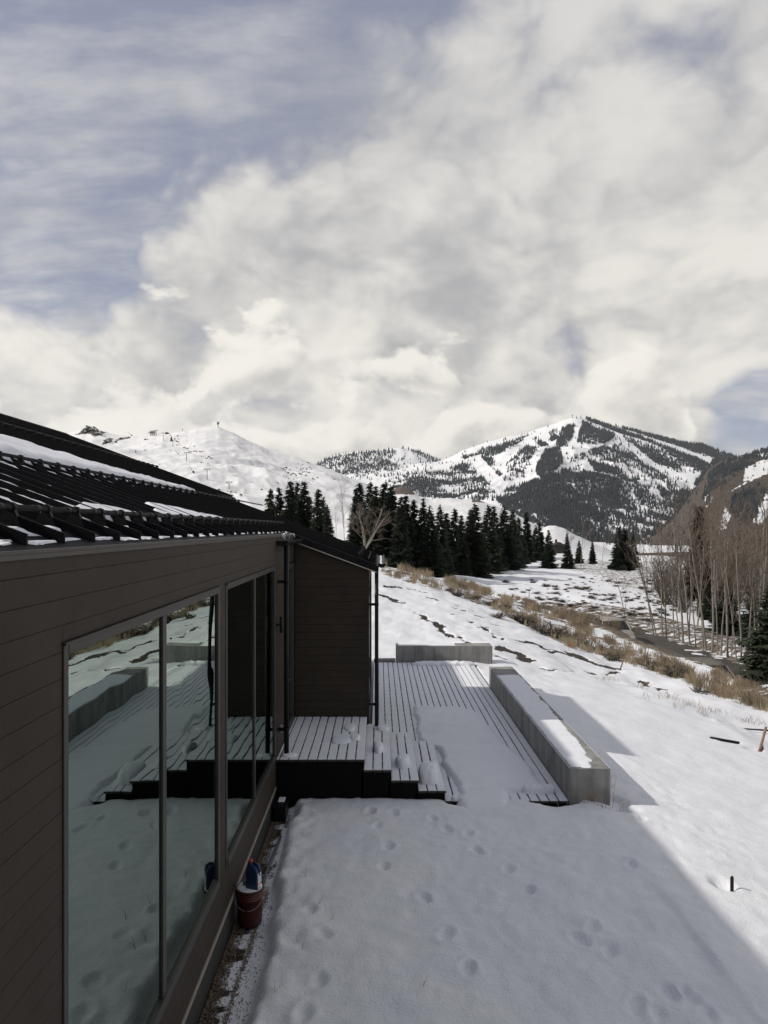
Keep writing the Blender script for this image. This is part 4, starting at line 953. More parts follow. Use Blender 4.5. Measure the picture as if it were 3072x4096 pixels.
lump('snow_lump', (-0.62, 12.05, 0.650), 0.17, 0.26, 0.034, 17, 'flat broken snow pad on the landing', 3.0)
lump('snow_lump', (-0.40, 12.12, 0.650), 0.085, 0.16, 0.045, 21, 'small snow knob joined to the right of the landing pad', 3.0)
lump('snow_lump', (-0.52, 12.75, 0.650), 0.10, 0.22, 0.03, 25, 'thin crumbled snow patch at the back of the landing', 2.0)
lump('snow_lump', (0.08, 13.25, 0.491), 0.12, 0.16, 0.05, 29, 'crumbled snow at the back end of the top step', 2.0)
lump('snow_lump', (-1.40, 11.20, 0.648), 0.12, 0.10, 0.04, 33, 'icy crust round the foot of the corner downpipe', 2.0)
# thick snow on the deck and the ridges at its edges
def deck_drift():
    xs = np.arange(0.55, 2.95, 0.035); ys = np.arange(10.30, 17.5, 0.035); X, Y = np.meshgrid(xs, ys)
    left = np.where(Y < 13.62, 1.20, 0.74)+(fbm(Y*2.1, Y*0+9, 4, 101)-.5)*0.22-0.06*sstep(13.2, 13.9, Y)
    left = np.interp(Y, [10.6, 11.2, 11.9, 12.8, 13.5, 13.75, 14.2, 17.5], [1.22, 1.20, 1.13, 1.06, 1.05, 0.86, 0.72, 0.74])+(fbm(Y*2.3, Y*0+9, 4, 101)-.5)*0.14
    right = np.interp(Y, [10.6, 11.35, 11.45, 12.5, 14, 17.5], [2.05, 2.12, 2.78, 2.74, 2.52, 2.18])+(fbm(Y*1.6, Y*0+4, 4, 103)-.5)*0.10
    far = 16.9-0.1*(X-1.4)+(fbm(X*3, X*0+5, 4, 105)-.5)*0.5
    m = sstep(0, 0.14, X-left)*sstep(0, 0.22, right-X)*sstep(0, 0.35, far-Y)
    th = 0.115*m*(0.8+0.35*fbm(X*1.5, Y*1.5, 4, 107))+(fbm(X*6, Y*4, 3, 109)-.5)*0.012*m+(fbm(X*1.5, Y*6, 3, 113)-.5)*0.022*m
    g = ground_h(X, Y); front = sstep(YF-0.30, YF+0.15, Y)
    z = (g-0.045+0.065*sstep(10.35, 10.85, Y)*m)*(1-front)+(0.0-0.03)*front+th*front
    z = np.where(m < 0.02, -0.12, z)
    me = np_mesh('snow_drift', np.stack([X, Y, z], -1).reshape(-1, 3), grid_faces(len(xs), len(ys)), M_snow, True)
    tag(link('snow_drift', me), 'thick undisturbed snow covering the near half of the deck', 'snow')
deck_drift()
def ridge(pts, w, h, label, seed, flat=0.5):
    pts = [Vector(p) for p in pts]; V = []; F = []; n = 60; k = 11
    for i in range(n+1):
        t = i/n*(len(pts)-1); j = min(int(t), len(pts)-2); p = pts[j].lerp(pts[j+1], t-j); d = (pts[j+1]-pts[j]).normalized(); s = Vector((-d.y, d.x, 0))
        taper = min(1, min(i, n-i)/7)**.5; ww = w*taper*(.8+.5*float(vnoise(np.array(i*.21+seed), np.array(1.5), seed))); hh = h*taper*(.75+.5*float(vnoise(np.array(i*.3+seed), np.array(3.5), seed+2)))
        for q in range(k):
            a = math.pi*q/(k-1); ca = math.cos(a); V.append(p+s*ww*math.copysign(abs(ca)**flat, ca)+Vector((0, 0, hh*math.sin(a)**.6)))
    for i in range(n):
        for q in range(k-1): F.append((i*k+q, i*k+q+1, (i+1)*k+q+1, (i+1)*k+q))
    tag(link('snow_ridge', np_mesh('snow_ridge', np.array([tuple(v) for v in V]), np.array(F), M_snow, True)), label, 'snow')
ridge([(1.02, 21.95, .012), (2.1, 22.02, .012), (2.98, 21.95, .012)], 0.17, 0.10, 'long snow ridge on the deck in front of the far concrete bench', 3)
ridge([(2.26, 11.42, .010), (2.55, 11.38, .010), (2.80, 11.42, .010)], 0.10, 0.11, 'short snow ridge at the near right corner of the deck', 6)
ridge([(1.12, 11.10, .010), (1.24, 11.06, .010), (1.36, 11.10, .010)], 0.07, 0.06, 'small snow curl at the foot of the steps', 9)

# ------------------------------------------------------------------ concrete walls
def concrete_wall(name, label, x0, x1, y0, y1, z0, z1, axis, n, cap_gap):
    w = tag(empty(name, ((x0+x1)/2, (y0+y1)/2, z0)), label, 'wall')
    for i in range(n):
        if axis == 1: a, b = y0+(y1-y0)*i/n, y0+(y1-y0)*(i+1)/n; m = MB().bbox(x0, x1, a+(.003 if i else 0), b-(.003 if i < n-1 else 0), z0, z1, .006)
        else: a, b = x0+(x1-x0)*i/n, x0+(x1-x0)*(i+1)/n; m = MB().bbox(a+(.0015 if i else 0), b-(.0015 if i < n-1 else 0), y0, y1, z0, z1, .006)
        dz(m.build('concrete_panel', M_conc, w), w)
    return w
cw = concrete_wall('concrete_wall', 'long low concrete wall with snow on top running beside the deck', 2.93, 3.546, 10.98, 19.05, -0.5, 0.521, 1, 13, .1)
cb = concrete_wall('concrete_wall', 'short concrete bench wall with wet streaks across the far end of the deck', 0.54, 3.55, 22.40, 22.98, -0.3, 0.515, 0, 5, .1)
concrete_wall('concrete_edging', 'low pale concrete edging blocks left of the far bench wall', -0.15, 0.52, 22.42, 22.62, -0.2, 0.10, 0, 3, 0)
def wall_cap():
    xs = np.linspace(2.925, 3.55, 44); ys = np.arange(10.99, 18.0, 0.05); X, Y = np.meshgrid(xs, ys)
    n = fbm(X*11, Y*5.0, 5, 121, .6)-.5; rt = np.interp(Y, [10.9, 11.5, 12.3, 14, 16, 18], [3.27, 3.37, 3.44, 3.49, 3.51, 3.51])
    e = np.minimum(np.minimum(rt+n*.13-X, X-(2.955+n*.04)), np.minimum(Y-(11.03+n*.12), 17.95+n*.1-Y))
    t = 0.012*sstep(0, .03, e)-0.004
    me = np_mesh('snow_cover', np.stack([X, Y, 0.522+t+(fbm(X*9, Y*9, 3, 123)-.5)*.006*(e > 0)], -1).reshape(-1, 3), grid_faces(len(xs), len(ys)), M_snowthin, True)
    dz(link('snow_cover', me, cw), cw)
wall_cap()
dz(MB().box(0.62, 2.4, 22.46, 22.93, 0.514, 0.522).build('snow_cover', M_snowthin, cb), cb)
# ------------------------------------------------------------------ things by the wall
BX, BY, BZ = -1.412, 7.86, -0.115
bucket = tag(empty('bucket', (BX, BY, BZ)), 'dark red plastic bucket with snowy lid standing on gravel against the wall', 'bucket')
M_red = mat('red_plastic', (0.070, 0.010, 0.009), 0.42, var=0.18, vscale=14)
prof = [(0.0, 0.0), (0.126, 0.0), (0.130, 0.008), (0.142, 0.285), (0.150, 0.287), (0.150, 0.296), (0.1435, 0.298), (0.144, 0.312), (0.151, 0.314), (0.151, 0.322), (0.145, 0.324), (0.1455, 0.338), (0.152, 0.340), (0.152, 0.352), (0.147, 0.354), (0.147, 0.372), (0.1, 0.372)]
MB().lathe(prof, n=40).build('body', M_red, bucket, True)
lid = MB().lathe([(0.10, 0.373), (0.150, 0.373), (0.156, 0.366), (0.156, 0.384), (0.152, 0.390), (0.145, 0.390), (0.140, 0.384), (0.0, 0.384)], n=40).build('lid', mat('dark_red_lid', (0.055, 0.012, 0.010), .5), bucket, True)
MB().lathe([(0.137, 0.385), (0.132, 0.394), (0.08, 0.397), (0.0, 0.396)], n=28).build('snow_cover', M_snowthin, lid, True)
MB().lathe([(0.028, 0.39), (0.028, 0.425), (0.020, 0.430), (0.020, 0.436), (0.0, 0.437)], (-0.055, 0.035), 14).build('spout_cap', mat('grey_cap', (0.16, 0.155, 0.15), .6), lid, True)
hb = []                                                      # bail hangs down over the front
for i in range(21):
    a = math.pi*(0.06+0.88*i/20); hb.append((0.158*math.cos(a), -0.158*abs(math.sin(a))**0.6*1.02, 0.335-0.135*math.sin(a)))
hd = MB().tube(hb, 0.0024, 6).build('bail_handle', mat('galvanised_wire', (0.42, 0.42, 0.43), .4, metal=.6), bucket, True)
MB().tube([hb[9], hb[10], hb[11]], 0.009, 8).build('grip', M_red, hd, True)
jug = tag(empty('jug', (BX+0.045, BY-0.030, BZ+0.388)), 'blue plastic jug with red cap and white label on top of the red bucket', 'jug')
jug.rotation_euler = (0, 0, math.radians(-20))
M_blue = mat('blue_plastic', (0.010, 0.026, 0.075), 0.35, var=.1, vscale=10)
def rring(hx, hy, z, r, cx=0, cy=0, n=5):
    pts = []
    for (sx, sy, a0) in ((1, 1, 0), (-1, 1, 90), (-1, -1, 180), (1, -1, 270)):
        for i in range(n):
            a = math.radians(a0+90*i/(n-1)); pts.append((cx+sx*(hx-r)+r*math.cos(a), cy+sy*(hy-r)+r*math.sin(a), z))
    return pts
def loft(m, rings, cap=True):
    n = len(rings[0]); vs = [p for r in rings for p in r]; fs = []
    for j in range(len(rings)-1):
        for i in range(n): fs.append((j*n+i, j*n+(i+1) % n, (j+1)*n+(i+1) % n, (j+1)*n+i))
    if cap: fs += [tuple(range(n-1, -1, -1)), tuple((len(rings)-1)*n+i for i in range(n))]
    return m.add(vs, fs)
m = MB(); loft(m, [rring(.068, .045, 0, .014), rring(.074, .050, .008, .016), rring(.074, .050, .085, .018), rring(.070, .048, .10, .02), rring(.074, .050, .115, .018), rring(.074, .050, .190, .02), rring(.060, .042, .232, .02, -.004), rring(.030, .028, .262, .014, -.026), rring(.021, .021, .270, .012, -.034), rring(.021, .021, .284, .012, -.034)])
m.build('body', M_blue, jug, True)
MB().tube([(-.010, 0, .262), (.028, 0, .272), (.060, 0, .255), (.072, 0, .215), (.070, 0, .150)], [.014, .017, .018, .017, .014], 10).build('grip', M_blue, jug, True)
MB().lathe([(.0235, .276), (.0235, .300), (.020, .304), (0, .304)], (-.034, 0), 18).build('cap', mat('red_cap', (0.42, 0.035, 0.02), .45), jug, True)
def label_mat():
    m = bpy.data.materials.new('printed_label'); m.use_nodes = True; nt = m.node_tree; N = nt.nodes; L = nt.links; b = N['Principled BSDF']
    tc = N.new('ShaderNodeTexCoord'); sp = N.new('ShaderNodeSeparateXYZ'); L.new(tc.outputs['Generated'], sp.inputs[0])
    r = N.new('ShaderNodeValToRGB'); L.new(sp.outputs[2], r.inputs[0]); cr = r.color_ramp; cr.interpolation = 'CONSTANT'
    cr.elements[0].position = 0; cr.elements[0].color = (.62, .62, .62, 1); cr.elements[1].position = .22; cr.elements[1].color = (.50, .16, .12, 1)
    for p, c in ((.34, (.66, .66, .66)), (.50, (.30, .42, .58)), (.58, (.64, .64, .64)), (.72, (.34, .46, .60)), (.80, (.66, .66, .65))): e = cr.elements.new(p); e.color = (*c, 1)
    L.new(r.outputs[0], b.inputs['Base Color']); b.inputs['Roughness'].default_value = .5; return m
MB().box(.0745, .0760, -.036, .036, .020, .175).build('label', label_mat(), jug)
pipe = MB().tube([(-1.385, 8.35, -.085), (-1.40, 8.9, -.085), (-1.375, 9.5, -.082), (-1.36, 9.95, -.08)], 0.022, 10).build('conduit_pipe', mat('grey_conduit', (0.10, 0.10, 0.11), .5), None, True)
tag(pipe, 'thin grey conduit pipe lying along the snow edge behind the bucket', 'pipe')
tag(MB().tube([(-1.26, 7.98, -.10), (-1.250, 7.80, -.02), (-1.255, 7.70, -.06), (-1.285, 7.50, -.105)], 0.0045, 6).build('white_cord', mat('white_plastic', (.55, .55, .54), .5), None, True), 'short pale cord on the ground right of the bucket', 'cord')
ub = tag(empty('utility_box', (-1.46, 10.72, -0.14)), 'black drain box against the wall by the landing', 'box')
MB().bbox(-.105, .085, -.14, .24, 0, .22, .008).build('body', M_pipe, ub); MB().bbox(-.112, .092, -.15, .245, .221, .240, .006).build('lid', M_pipe, ub)
MB().bbox(-.05, .05, .0, .18, .241, .256, .008).build('snow_cover', M_snowthin, ub)
def gravel():
    rng = np.random.default_rng(8); n = 9000
    y = rng.uniform(5.3, 10.95, n); u = rng.random(n)
    x = np.where(u < .52, -1.575+rng.random(n)**1.3*0.13, np.where(u < .80, -1.335+rng.normal(0, .018, n)+(fbm(y*1.5, y*0, 3, 5)-.5)*.05, rng.uniform(-1.46, -1.08, n)))
    r = rng.uniform(.004, .0105, n)*np.where(u < .52, 1.05, .85)
    base = np.array([(1, 0, 0), (-1, 0, 0), (0, 1, 0), (0, -1, 0), (0, 0, 1), (.1, .1, -.6)], float)
    FV = np.array([(0, 2, 4), (2, 1, 4), (1, 3, 4), (3, 0, 4), (2, 0, 5), (1, 2, 5), (3, 1, 5), (0, 3, 5)])
    V = base[None]*r[:, None, None]*(0.7+.6*rng.random((n, 6, 1)))
    a = rng.random(n)*6.28; ca, sa = np.cos(a)[:, None], np.sin(a)[:, None]
    V = np.stack([V[..., 0]*ca-V[..., 1]*sa, V[..., 0]*sa+V[..., 1]*ca, V[..., 2]*.7], -1)
    V += np.stack([x, y, np.full(n, -.137)+rng.uniform(0, .006, n)], -1)[:, None]
    F = FV[None]+(np.arange(n)*6)[:, None, None]
    tag(link('gravel', np_mesh('gravel', V.reshape(-1, 3), F.reshape(-1, 3), M_gravel, False)), 'brown gravel in the drip strip along the wall base', 'gravel', kind='stuff')
gravel()

# ------------------------------------------------------------------ stakes and site scraps
def G(x, y): return float(ground_h(np.array(x), np.array(y)))
s = STAKE_B
sk = MB().tube([(0, 0, -.18), (0, 0, .15), (0.004, 0, .165)], [.020, .020, .012], 10).build('marker_stake', M_pipe, None, True); sk.location = (s.x, s.y, s.z-.02)
tag(sk, 'short black stake standing in a small hole in the sunlit snow', 'stake')
s = STAKE_R
st = tag(empty('wooden_stake', (s.x, s.y, s.z-.06), (0, math.radians(15), 0)), 'leaning round wooden stake with red tape at the right edge', 'stake')
MB().tube([(0, 0, -.1), (0, 0, .62)], .028, 12).build('post', M_stake, st, True); MB().tube([(0, 0, .02), (0, 0, .09)], .031, 12).tube([(.03, 0, .05), (.05, 0, .13), (.045, 0, .20)], [.02, .03, .012], 8).build('red_tape', mat('red_tape', (.16, .05, .045), .6), st, True)
s = hit(2478, 2682)
st = tag(empty('wooden_stake', (s.x, s.y, s.z-.05), (0, math.radians(18), 0)), 'thin flat wooden stake leaning in the snow above the ledge', 'stake')
MB().bbox(-.022, .022, -.012, .012, -.1, .62, .003).build('post', M_stake, st); MB().bbox(-.03, .03, -.02, .02, .04, .12, .004).build('knot_of_twine', M_sage, st)
s = PIPE_P
pp = MB(); pp.tube([(-.33, .02, .075), (.30, -.05, -.02)], .034, 14, cap=False).tube([(-.33, .02, .075), (.30, -.05, -.02)], .028, 14)
o = pp.build('black_pipe', M_pipe, None, True); o.location = (s.x, s.y, s.z-.02); tag(o, 'black plastic pipe lying in a hollow melted into the snow', 'pipe')
s = hit(2276, 2602)
fl = tag(empty('marker_flag', (s.x, s.y, s.z)), 'tiny orange marker flag on the muddy slope', 'flag')
MB().tube([(0, 0, -.05), (0, 0, .30)], .006, 6).build('wire', M_steel, fl); MB().box(0, .10, -.004, .004, .18, .28).build('flag', mat('orange_flag', (.62, .15, .06), .6), fl)
s = hit(2116, 2402)
pst = MB().tube([(0, 0, -.2), (0.02, 0, .95), (.01, 0, 1.0)], [.03, .026, .01], 8).build('field_post', M_bark, None, True); pst.location = s; tag(pst, 'thin dark post standing alone in the sage field', 'post')
# black conduit edge sticking out by the right stake
s = hit(3060, 2935); tag(MB().tube([(s.x-.5, s.y+.25, s.z+.06), (s.x, s.y, s.z+.09), (s.x+.9, s.y-.35, s.z+.05)], .022, 8).build('black_hose', M_pipe, None, True), 'black hose lying along the ledge beside the red taped stake', 'hose')
# snow dusted boards by the road bank
s = hit(3052, 2770); pile = tag(empty('lumber_pile', (s.x+.1, s.y, s.z), (0, 0, math.radians(35))), 'small pile of snow dusted planks by the bank at the right edge', 'lumber')
for i in range(5): MB().bbox(-.9, .9, -.35+.15*i, -.22+.15*i, .05+.03*(i % 2), .09+.03*(i % 2), .004).build('plank', M_wood, pile); MB().box(-.88, .8, -.345+.15*i, -.225+.15*i, .091+.03*(i % 2), .098+.03*(i % 2)).build('snow_dust', M_snowthin, pile)

# ------------------------------------------------------------------ parked cars
def car(loc, rz, paint, label):
    c = tag(empty('parked_car', loc, (0, 0, rz)), label, 'car', 'cars parked below the bank')
    # length along -y is the front; sections: y, half width, z bottom, z top
    secs = [(-2.25, .62, .42, .66), (-2.15, .80, .30, .80), (-1.7, .87, .24, .92), (-0.95, .90, .22, 1.00), (0.0, .91, .22, 1.00), (1.2, .91, .22, 1.02), (1.9, .87, .26, 1.04), (2.2, .78, .34, .98), (2.26, .66, .45, .85)]
    m = MB(); rings = []
    for y, w, z0, z1 in secs:
        k = 4; ring = []
        for (sx, z, r) in ((1, z0, .08), (1, z1, .13), (-1, z1, .13), (-1, z0, .08)):
            up = z == z1
            for i in range(k):
                a = i/(k-1)*math.pi/2
                if sx > 0 and not up: ring.append((w-r+r*math.sin(a), y, z0+r-r*math.cos(a)))
                elif sx > 0: ring.append((w-r+r*math.cos(a), y, z1-r+r*math.sin(a)))
                elif up: ring.append((-w+r-r*math.sin(a), y, z1-r+r*math.cos(a)))
                else: ring.append((-w+r-r*math.cos(a), y, z0+r-r*math.sin(a)))
        rings.append(ring)
    loft(m, rings); m.build('body', paint, c, True)
    g = MB()                                                 # greenhouse: glass volume under the roof skin
    loft(g, [[(.80, -1.05, .98), (.80, 1.95, .98), (-.80, 1.95, .98), (-.80, -1.05, .98)], [(.66, -.30, 1.40), (.66, 1.35, 1.42), (-.66, 1.35, 1.42), (-.66, -.30, 1.40)]]); g.build('windows', mat('car_glass', (.012, .014, .016), .2, spec=.3), c)
    rf_ = MB(); loft(rf_, [[(.66, -.34, 1.395), (.68, 1.40, 1.41), (-.68, 1.40, 1.41), (-.66, -.34, 1.395)], [(.62, -.26, 1.455), (.64, 1.30, 1.47), (-.64, 1.30, 1.47), (-.62, -.26, 1.455)], [(.40, -.05, 1.49), (.42, 1.1, 1.50), (-.42, 1.1, 1.50), (-.40, -.05, 1.49)]]); roof_ = rf_.build('roof', paint, c, True)
    for sx in (-1, 1):
        MB().tube([(sx*.82, -1.08, .98), (sx*.67, -.32, 1.41)], .035, 6).build('pillar', paint, c)
        MB().tube([(sx*.82, 1.98, .98), (sx*.67, 1.37, 1.42)], .05, 6).build('pillar', paint, c); MB().tube([(sx*.80, .45, .98), (sx*.675, .45, 1.41)], .04, 6).build('pillar', paint, c)
        MB().tube([(sx*.60, -.05, 1.50), (sx*.60, 1.15, 1.52)], .014, 6).build('roof_rail', M_steel, roof_, True)
        mi = MB().bbox(min(sx*.90, sx*1.06), max(sx*.90, sx*1.06), -.86, -.76, 1.0, 1.12, .02).build('mirror', paint, c)
        MB().bbox(min(sx*.5, sx*.75), max(sx*.5, sx*.75), -2.24, -2.10, .64, .76, .02).build('headlight', mat('lamp_lens', (.55, .55, .55), .2), c)
        for y in (-1.42, 1.38):
            w = MB().tube([(sx*.72, y, .33), (sx*.93, y, .33)], .33, 20).build('wheel', mat('tyre', (.02, .02, .02), .8), c); MB().tube([(sx*.90, y, .33), (sx*.94, y, .33)], .20, 14).build('rim', M_steel, w)
    return c
paint1 = mat('dusty_silver_paint', (.24, .225, .20), .45, var=.15, vscale=2); paint2 = mat('dusty_tan_paint', (.125, .110, .092), .5, var=.15, vscale=2)
car((14.15, 43.4, -2.80), math.radians(-5), paint1, 'dusty silver car parked below the grassy bank, farther of the two')
car((14.0, 30.6, -3.02), math.radians(-5), paint2, 'tan car almost hidden behind the grassy bank, only its roof showing')

# ------------------------------------------------------------------ trees
def conifer_mesh(seed, R=0.19, whorls=44, droop=0.35, matl=None, sparse=1.0, low=0.03, taper=0.80):
    rng = np.random.default_rng(seed); V = []; F = []
    def tri(a, b, c): o = len(V); V.extend([a, b, c]); F.append((o, o+1, o+2))
    for wi in range(whorls):
        t = low+(0.985-low)*(wi/(whorls-1))**0.92; rr = R*(1-t)**taper*(0.80+0.4*rng.random())+0.006
        nb = int((5+6*(1-t))*sparse+rng.random())
        for b in range(nb):
            az = rng.random()*6.283; r = rr*(0.65+0.5*rng.random()); d = np.array([math.cos(az), math.sin(az), 0]); sd = np.array([-d[1], d[0], 0])
            z0 = t+rng.normal(0, .006); dr = droop*(0.5+0.9*(1-t))*r
            ns = 3+int(5*min(1, r/0.12))
            for k in range(ns):
                s = 0.18+0.82*(k+rng.random()*.7)/ns; p = d*r*s+np.array([0, 0, z0-dr*s*(1.5-0.75*s)+0.02*r]); L = (0.020+0.034*(1-abs(s-.55)))*(.7+.7*rng.random())*(0.55+0.75*(1-t)); 
                for side in (-1, 1):
                    q = p+sd*side*L*(.75+.5*rng.random())+d*L*(.5+.5*rng.random())+np.array([0, 0, -L*(.25+.5*rng.random())]); w = d*L*.42
                    tri(p-w*.6, p+w, q)
                q = p+d*L*1.1+np.array([0, 0, -L*(.1+.3*rng.random())]); tri(p+sd*L*.3, p-sd*L*.3, q)
                if rng.random() < .5: q = p+np.array([rng.normal(0, .1)*L, rng.normal(0, .1)*L, -L*1.1]); tri(p+d*L*.35, p-d*L*.35, q)
    for k in range(10):
        az = rng.random()*6.28; tri(np.array([0, 0, .955]), np.array([.006*math.cos(az), .006*math.sin(az), .96]), np.array([.012*math.cos(az), .012*math.sin(az), .985+.012*rng.random()]))
    crown = np_mesh('crown', np.array(V), np.array(F), matl or M_needle, False)
    tr = MB().tube([(0, 0, -.02), (0, 0, .3), (0.003, 0, .65), (0, 0, 1.0)], [.016, .012, .006, .0015], 7).mesh('trunk', M_bark, True)
    return crown, tr
CON = [conifer_mesh(1), conifer_mesh(2, .17, 46, .40), conifer_mesh(3, .21, 42, .30), conifer_mesh(4, .185, 48, .45), conifer_mesh(5, .23, 40, .28)]
SPARSE = conifer_mesh(6, .20, 34, .25, None, .62, .08)
FIR = conifer_mesh(7, .105, 44, .20, M_needle2, 1.3, .22, .28)
CONLIST = []
def conifer(kind, x, y, zb, h, wide, label, group, rot):
    t = tag(empty('spruce_tree', (x, y, zb), (random.uniform(-.03, .03), random.uniform(-.03, .03), rot)), label, 'tree', group); t.scale = (h*wide, h*wide, h)
    link('crown', kind[0], t); link('trunk', kind[1], t); return t
ORD = ['first', 'second', 'third', 'fourth', 'fifth', 'sixth', 'seventh', 'eighth', 'ninth', 'tenth', 'eleventh', 'twelfth', 'thirteenth', 'fourteenth', 'fifteenth', 'sixteenth', 'seventeenth', 'eighteenth', 'nineteenth', 'twentieth', 'twenty-first', 'twenty-second', 'twenty-third', 'twenty-fourth', 'twenty-fifth', 'twenty-sixth']
def row(tops, phrase, group, seed):
    rng = random.Random(seed)
    for i, (sx, sy, d) in enumerate(sorted(tops)):
        if d > 1000: p = hit(sx, d); Y = p.y
        else: Y = d
        x = (sx-VX)/FPX*Y; zb = G(x, Y)-.1; zt = CZ+(VY-sy)/FPX*Y
        conifer(CON[rng.randrange(5)], x, Y, zb, zt-zb, rng.uniform(.78, 1.28), f'{ORD[i]} dark spruce from the left {phrase}', group, rng.random()*6.28)
row([(1072,1953,64),(1116,1948,66),(1154,1922,65),(1183,1929,68),(1212,1924,66),(1277,1955,64),(1240,1985,70),(1301,1984,69),(1316,2016,63)], 'in the clump above the roof', 'spruces seen over the roof', 1)
row([(1424,1953,76),(1444,1929,80),(1473,1924,78),(1501,1943,75),(1530,1931,79),(1555,1953,76),(1574,1943,80),(1600,1985,74),(1627,1980,77),(1656,1996,80),(1690,1992,78),(1723,2020,76),(1755,2016,79),
     (1785,2050,2290),(1818,2030,2293),(1845,2059,2300),(1883,2035,2300),(1898,2011,2305),(1951,2016,2290),(1982,2023,2280),(2023,2021,2275),(2047,2040,2268),(2079,2069,2258),(2110,2045,2248),(2140,2100,2240)], 'in the long row behind the grassy crest', 'long spruce row behind the crest', 2)
row([(2163,2088,2240),(2197,2119,2273),(2272,2131,2272),(2315,2160,2253),(2370,2165,2255),(2472,2107,2276),(2500,2112,2280),(2530,2135,2270)], 'standing apart at the back of the sage field', 'spruces at the back of the sage field', 3)
def put(kind, sx, st, Y, wide, label):
    x = (sx-VX)/FPX*Y; zb = G(x, Y)-.1; conifer(kind, x, Y, zb, CZ+(VY-st)/FPX*Y-zb, wide, label, 'conifers among the aspens', .7)
put(FIR, 2793, 2020, 54, 0.85, 'tall brownish fir with a bushy top behind the aspens'); put(CON[4], 2905, 2292, 46, 1.35, 'short wide spruce half hidden by aspen trunks')
put(CON[2], 2830, 2330, 52, 1.1, 'dim spruce in shade left of the short wide one'); put(SPARSE, 3010, 2330, 42, 1.2, 'thin gappy spruce behind the right hand aspens'); put(CON[4], 3100, 2320, 33.5, 1.6, 'large spruce cut by the right edge above the road')
conifer(CON[1], *(ski.at(684, 1764)), 9.0, 1.3, 'lone dark tree beside the ski lift on the bare hill', 'trees on the ski hill', .3)
conifer(CON[1], *(ski.at(540, 1810)), 4.5, 1.1, 'tiny lone tree low on the left of the ski hill', 'trees on the ski hill', 1.3)
x0 = (1010-VX)/FPX*90; conifer(CON[0], x0, 90, G(x0, 90), CZ+(VY-2030)/FPX*90-G(x0, 90), 1.0, 'small spruce tip showing just above the roof edge', 'spruces seen over the roof', 2.2)

def bare_mesh(seed, spread=.5, forks=4, trunk_r=.011, clear=.3, up=.75, levels=4, multi=1, mt=None, mtw=None):
    """leafless tree of unit height: trunk mesh and limb mesh"""
    rng = random.Random(seed); tk = MB(); lb = MB()
    def grow(p, d, l, r, lev):
        n = 3 if lev > 1 else 4; pts = [p]; q = p.copy(); dd = d.copy()
        for i in range(n):
            wb_ = .035 if lev == 0 and multi == 1 else .10; dd = (dd+Vector((rng.gauss(0, wb_), rng.gauss(0, wb_), .05*up+rng.gauss(0, .05)))).normalized(); q = q+dd*l/n; pts.append(q.copy())
        rad = [max(r*(1-.55*i/n), .00075) for i in range(n+1)]
        (tk if lev == 0 else lb).tube(pts, rad, 6 if lev == 0 else (4 if lev == 1 else 3), cap=False)
        if lev >= levels: return
        m = forks+(3 if lev == 0 else 0)
        for k in range(m):
            t = (clear+(1-clear)*(k+.5)/m) if lev == 0 else .25+.75*(k+rng.random()*.6)/m
            i = min(int(t*n), n-1); b = pts[i].lerp(pts[i+1], t*n-i)
            az = rng.random()*6.28; side = Vector((math.cos(az), math.sin(az), 0)); side = (side-dd*side.dot(dd)).normalized()
            nd = (dd*(1-spread)+side*spread+Vector((0, 0, .18*up))).normalized()
            grow(b, nd, l*(.50 if lev == 0 else .58)*rng.uniform(.6, 1.1)*(1.1-.5*t if lev == 0 else 1), r*.42*(1.15-.5*t), lev+1)
    for s in range(multi):
        az = rng.random()*6.28; d = Vector((0, 0, 1)) if multi == 1 else Vector((.45*math.cos(az), .45*math.sin(az), 1)).normalized()
        grow(Vector((0, 0, 0)), d, (.80 if multi == 1 else .62)*rng.uniform(.85, 1.05), trunk_r*rng.uniform(.7, 1.1), 0)
    a = tk.mesh('trunk', mt or M_aspen, True); b = lb.mesh('limbs', mtw or M_twig, False)
    return a, b
ASP = [bare_mesh(20+i, .38, 3, .0070, .30, 1.2, 4) for i in range(6)]
COT = bare_mesh(41, .55, 4, .016, .2, .5, 4, 4); YOUNG = bare_mesh(43, .45, 4, .009, .16, .9, 3)
BUSH = [bare_mesh(50+i, .4, 3, .010, .1, .8, 2, 9, M_sage, M_sage) for i in range(3)]
def bare(kind, base, top, label, group, name='bare_tree', rot=0.0, wide=1.0):
    base = Vector(base); top = Vector(top); d = top-base; h = d.length*(1.25 if name == 'bare_tree' else 1)
    t = tag(empty(name, base-Vector((0, 0, .08))), label, 'tree' if name == 'bare_tree' else 'shrub', group)
    q = Vector((0, 0, 1)).rotation_difference(d.normalized()); t.rotation_mode = 'QUATERNION'; t.rotation_quaternion = q @ Matrix.Rotation(rot, 4, 'Z').to_quaternion()
    t.scale = (h*wide, h*wide, h); link('trunk', kind[0], t); link('limbs', kind[1], t); return t
W3 = lambda q: (2300+.4653*q[0], 1900+.4653*q[1])
asp = [((680,1370),(550,640)),((700,1372),(545,590)),((755,1392),(690,470)),((785,1390),(735,600)),((855,1412),(835,600)),((930,1445),(860,450)),((988,1462),(915,410)),((1040,1480),(1015,700)),((1105,1503),(1055,560)),((1128,1508),(1100,470)),((1178,1522),(1190,400)),((1255,1556),(1290,400)),((1312,1565),(1300,560)),((1390,1598),(1330,760)),((1430,1612),(1395,620)),((1478,1590),(1560,600)),((1530,1600),(1545,800)),((1600,1620),(1640,330)),((1640,1640),(1660,700)),((985,1440),(960,760)),((1225,1540),(1235,700)),((1345,1580),(1360,820)),((1560,1615),(1600,720)),((900,1430),(880,780))]
rr = random.Random(9)
def road_side(sx, sy): return hit(sx, sy)
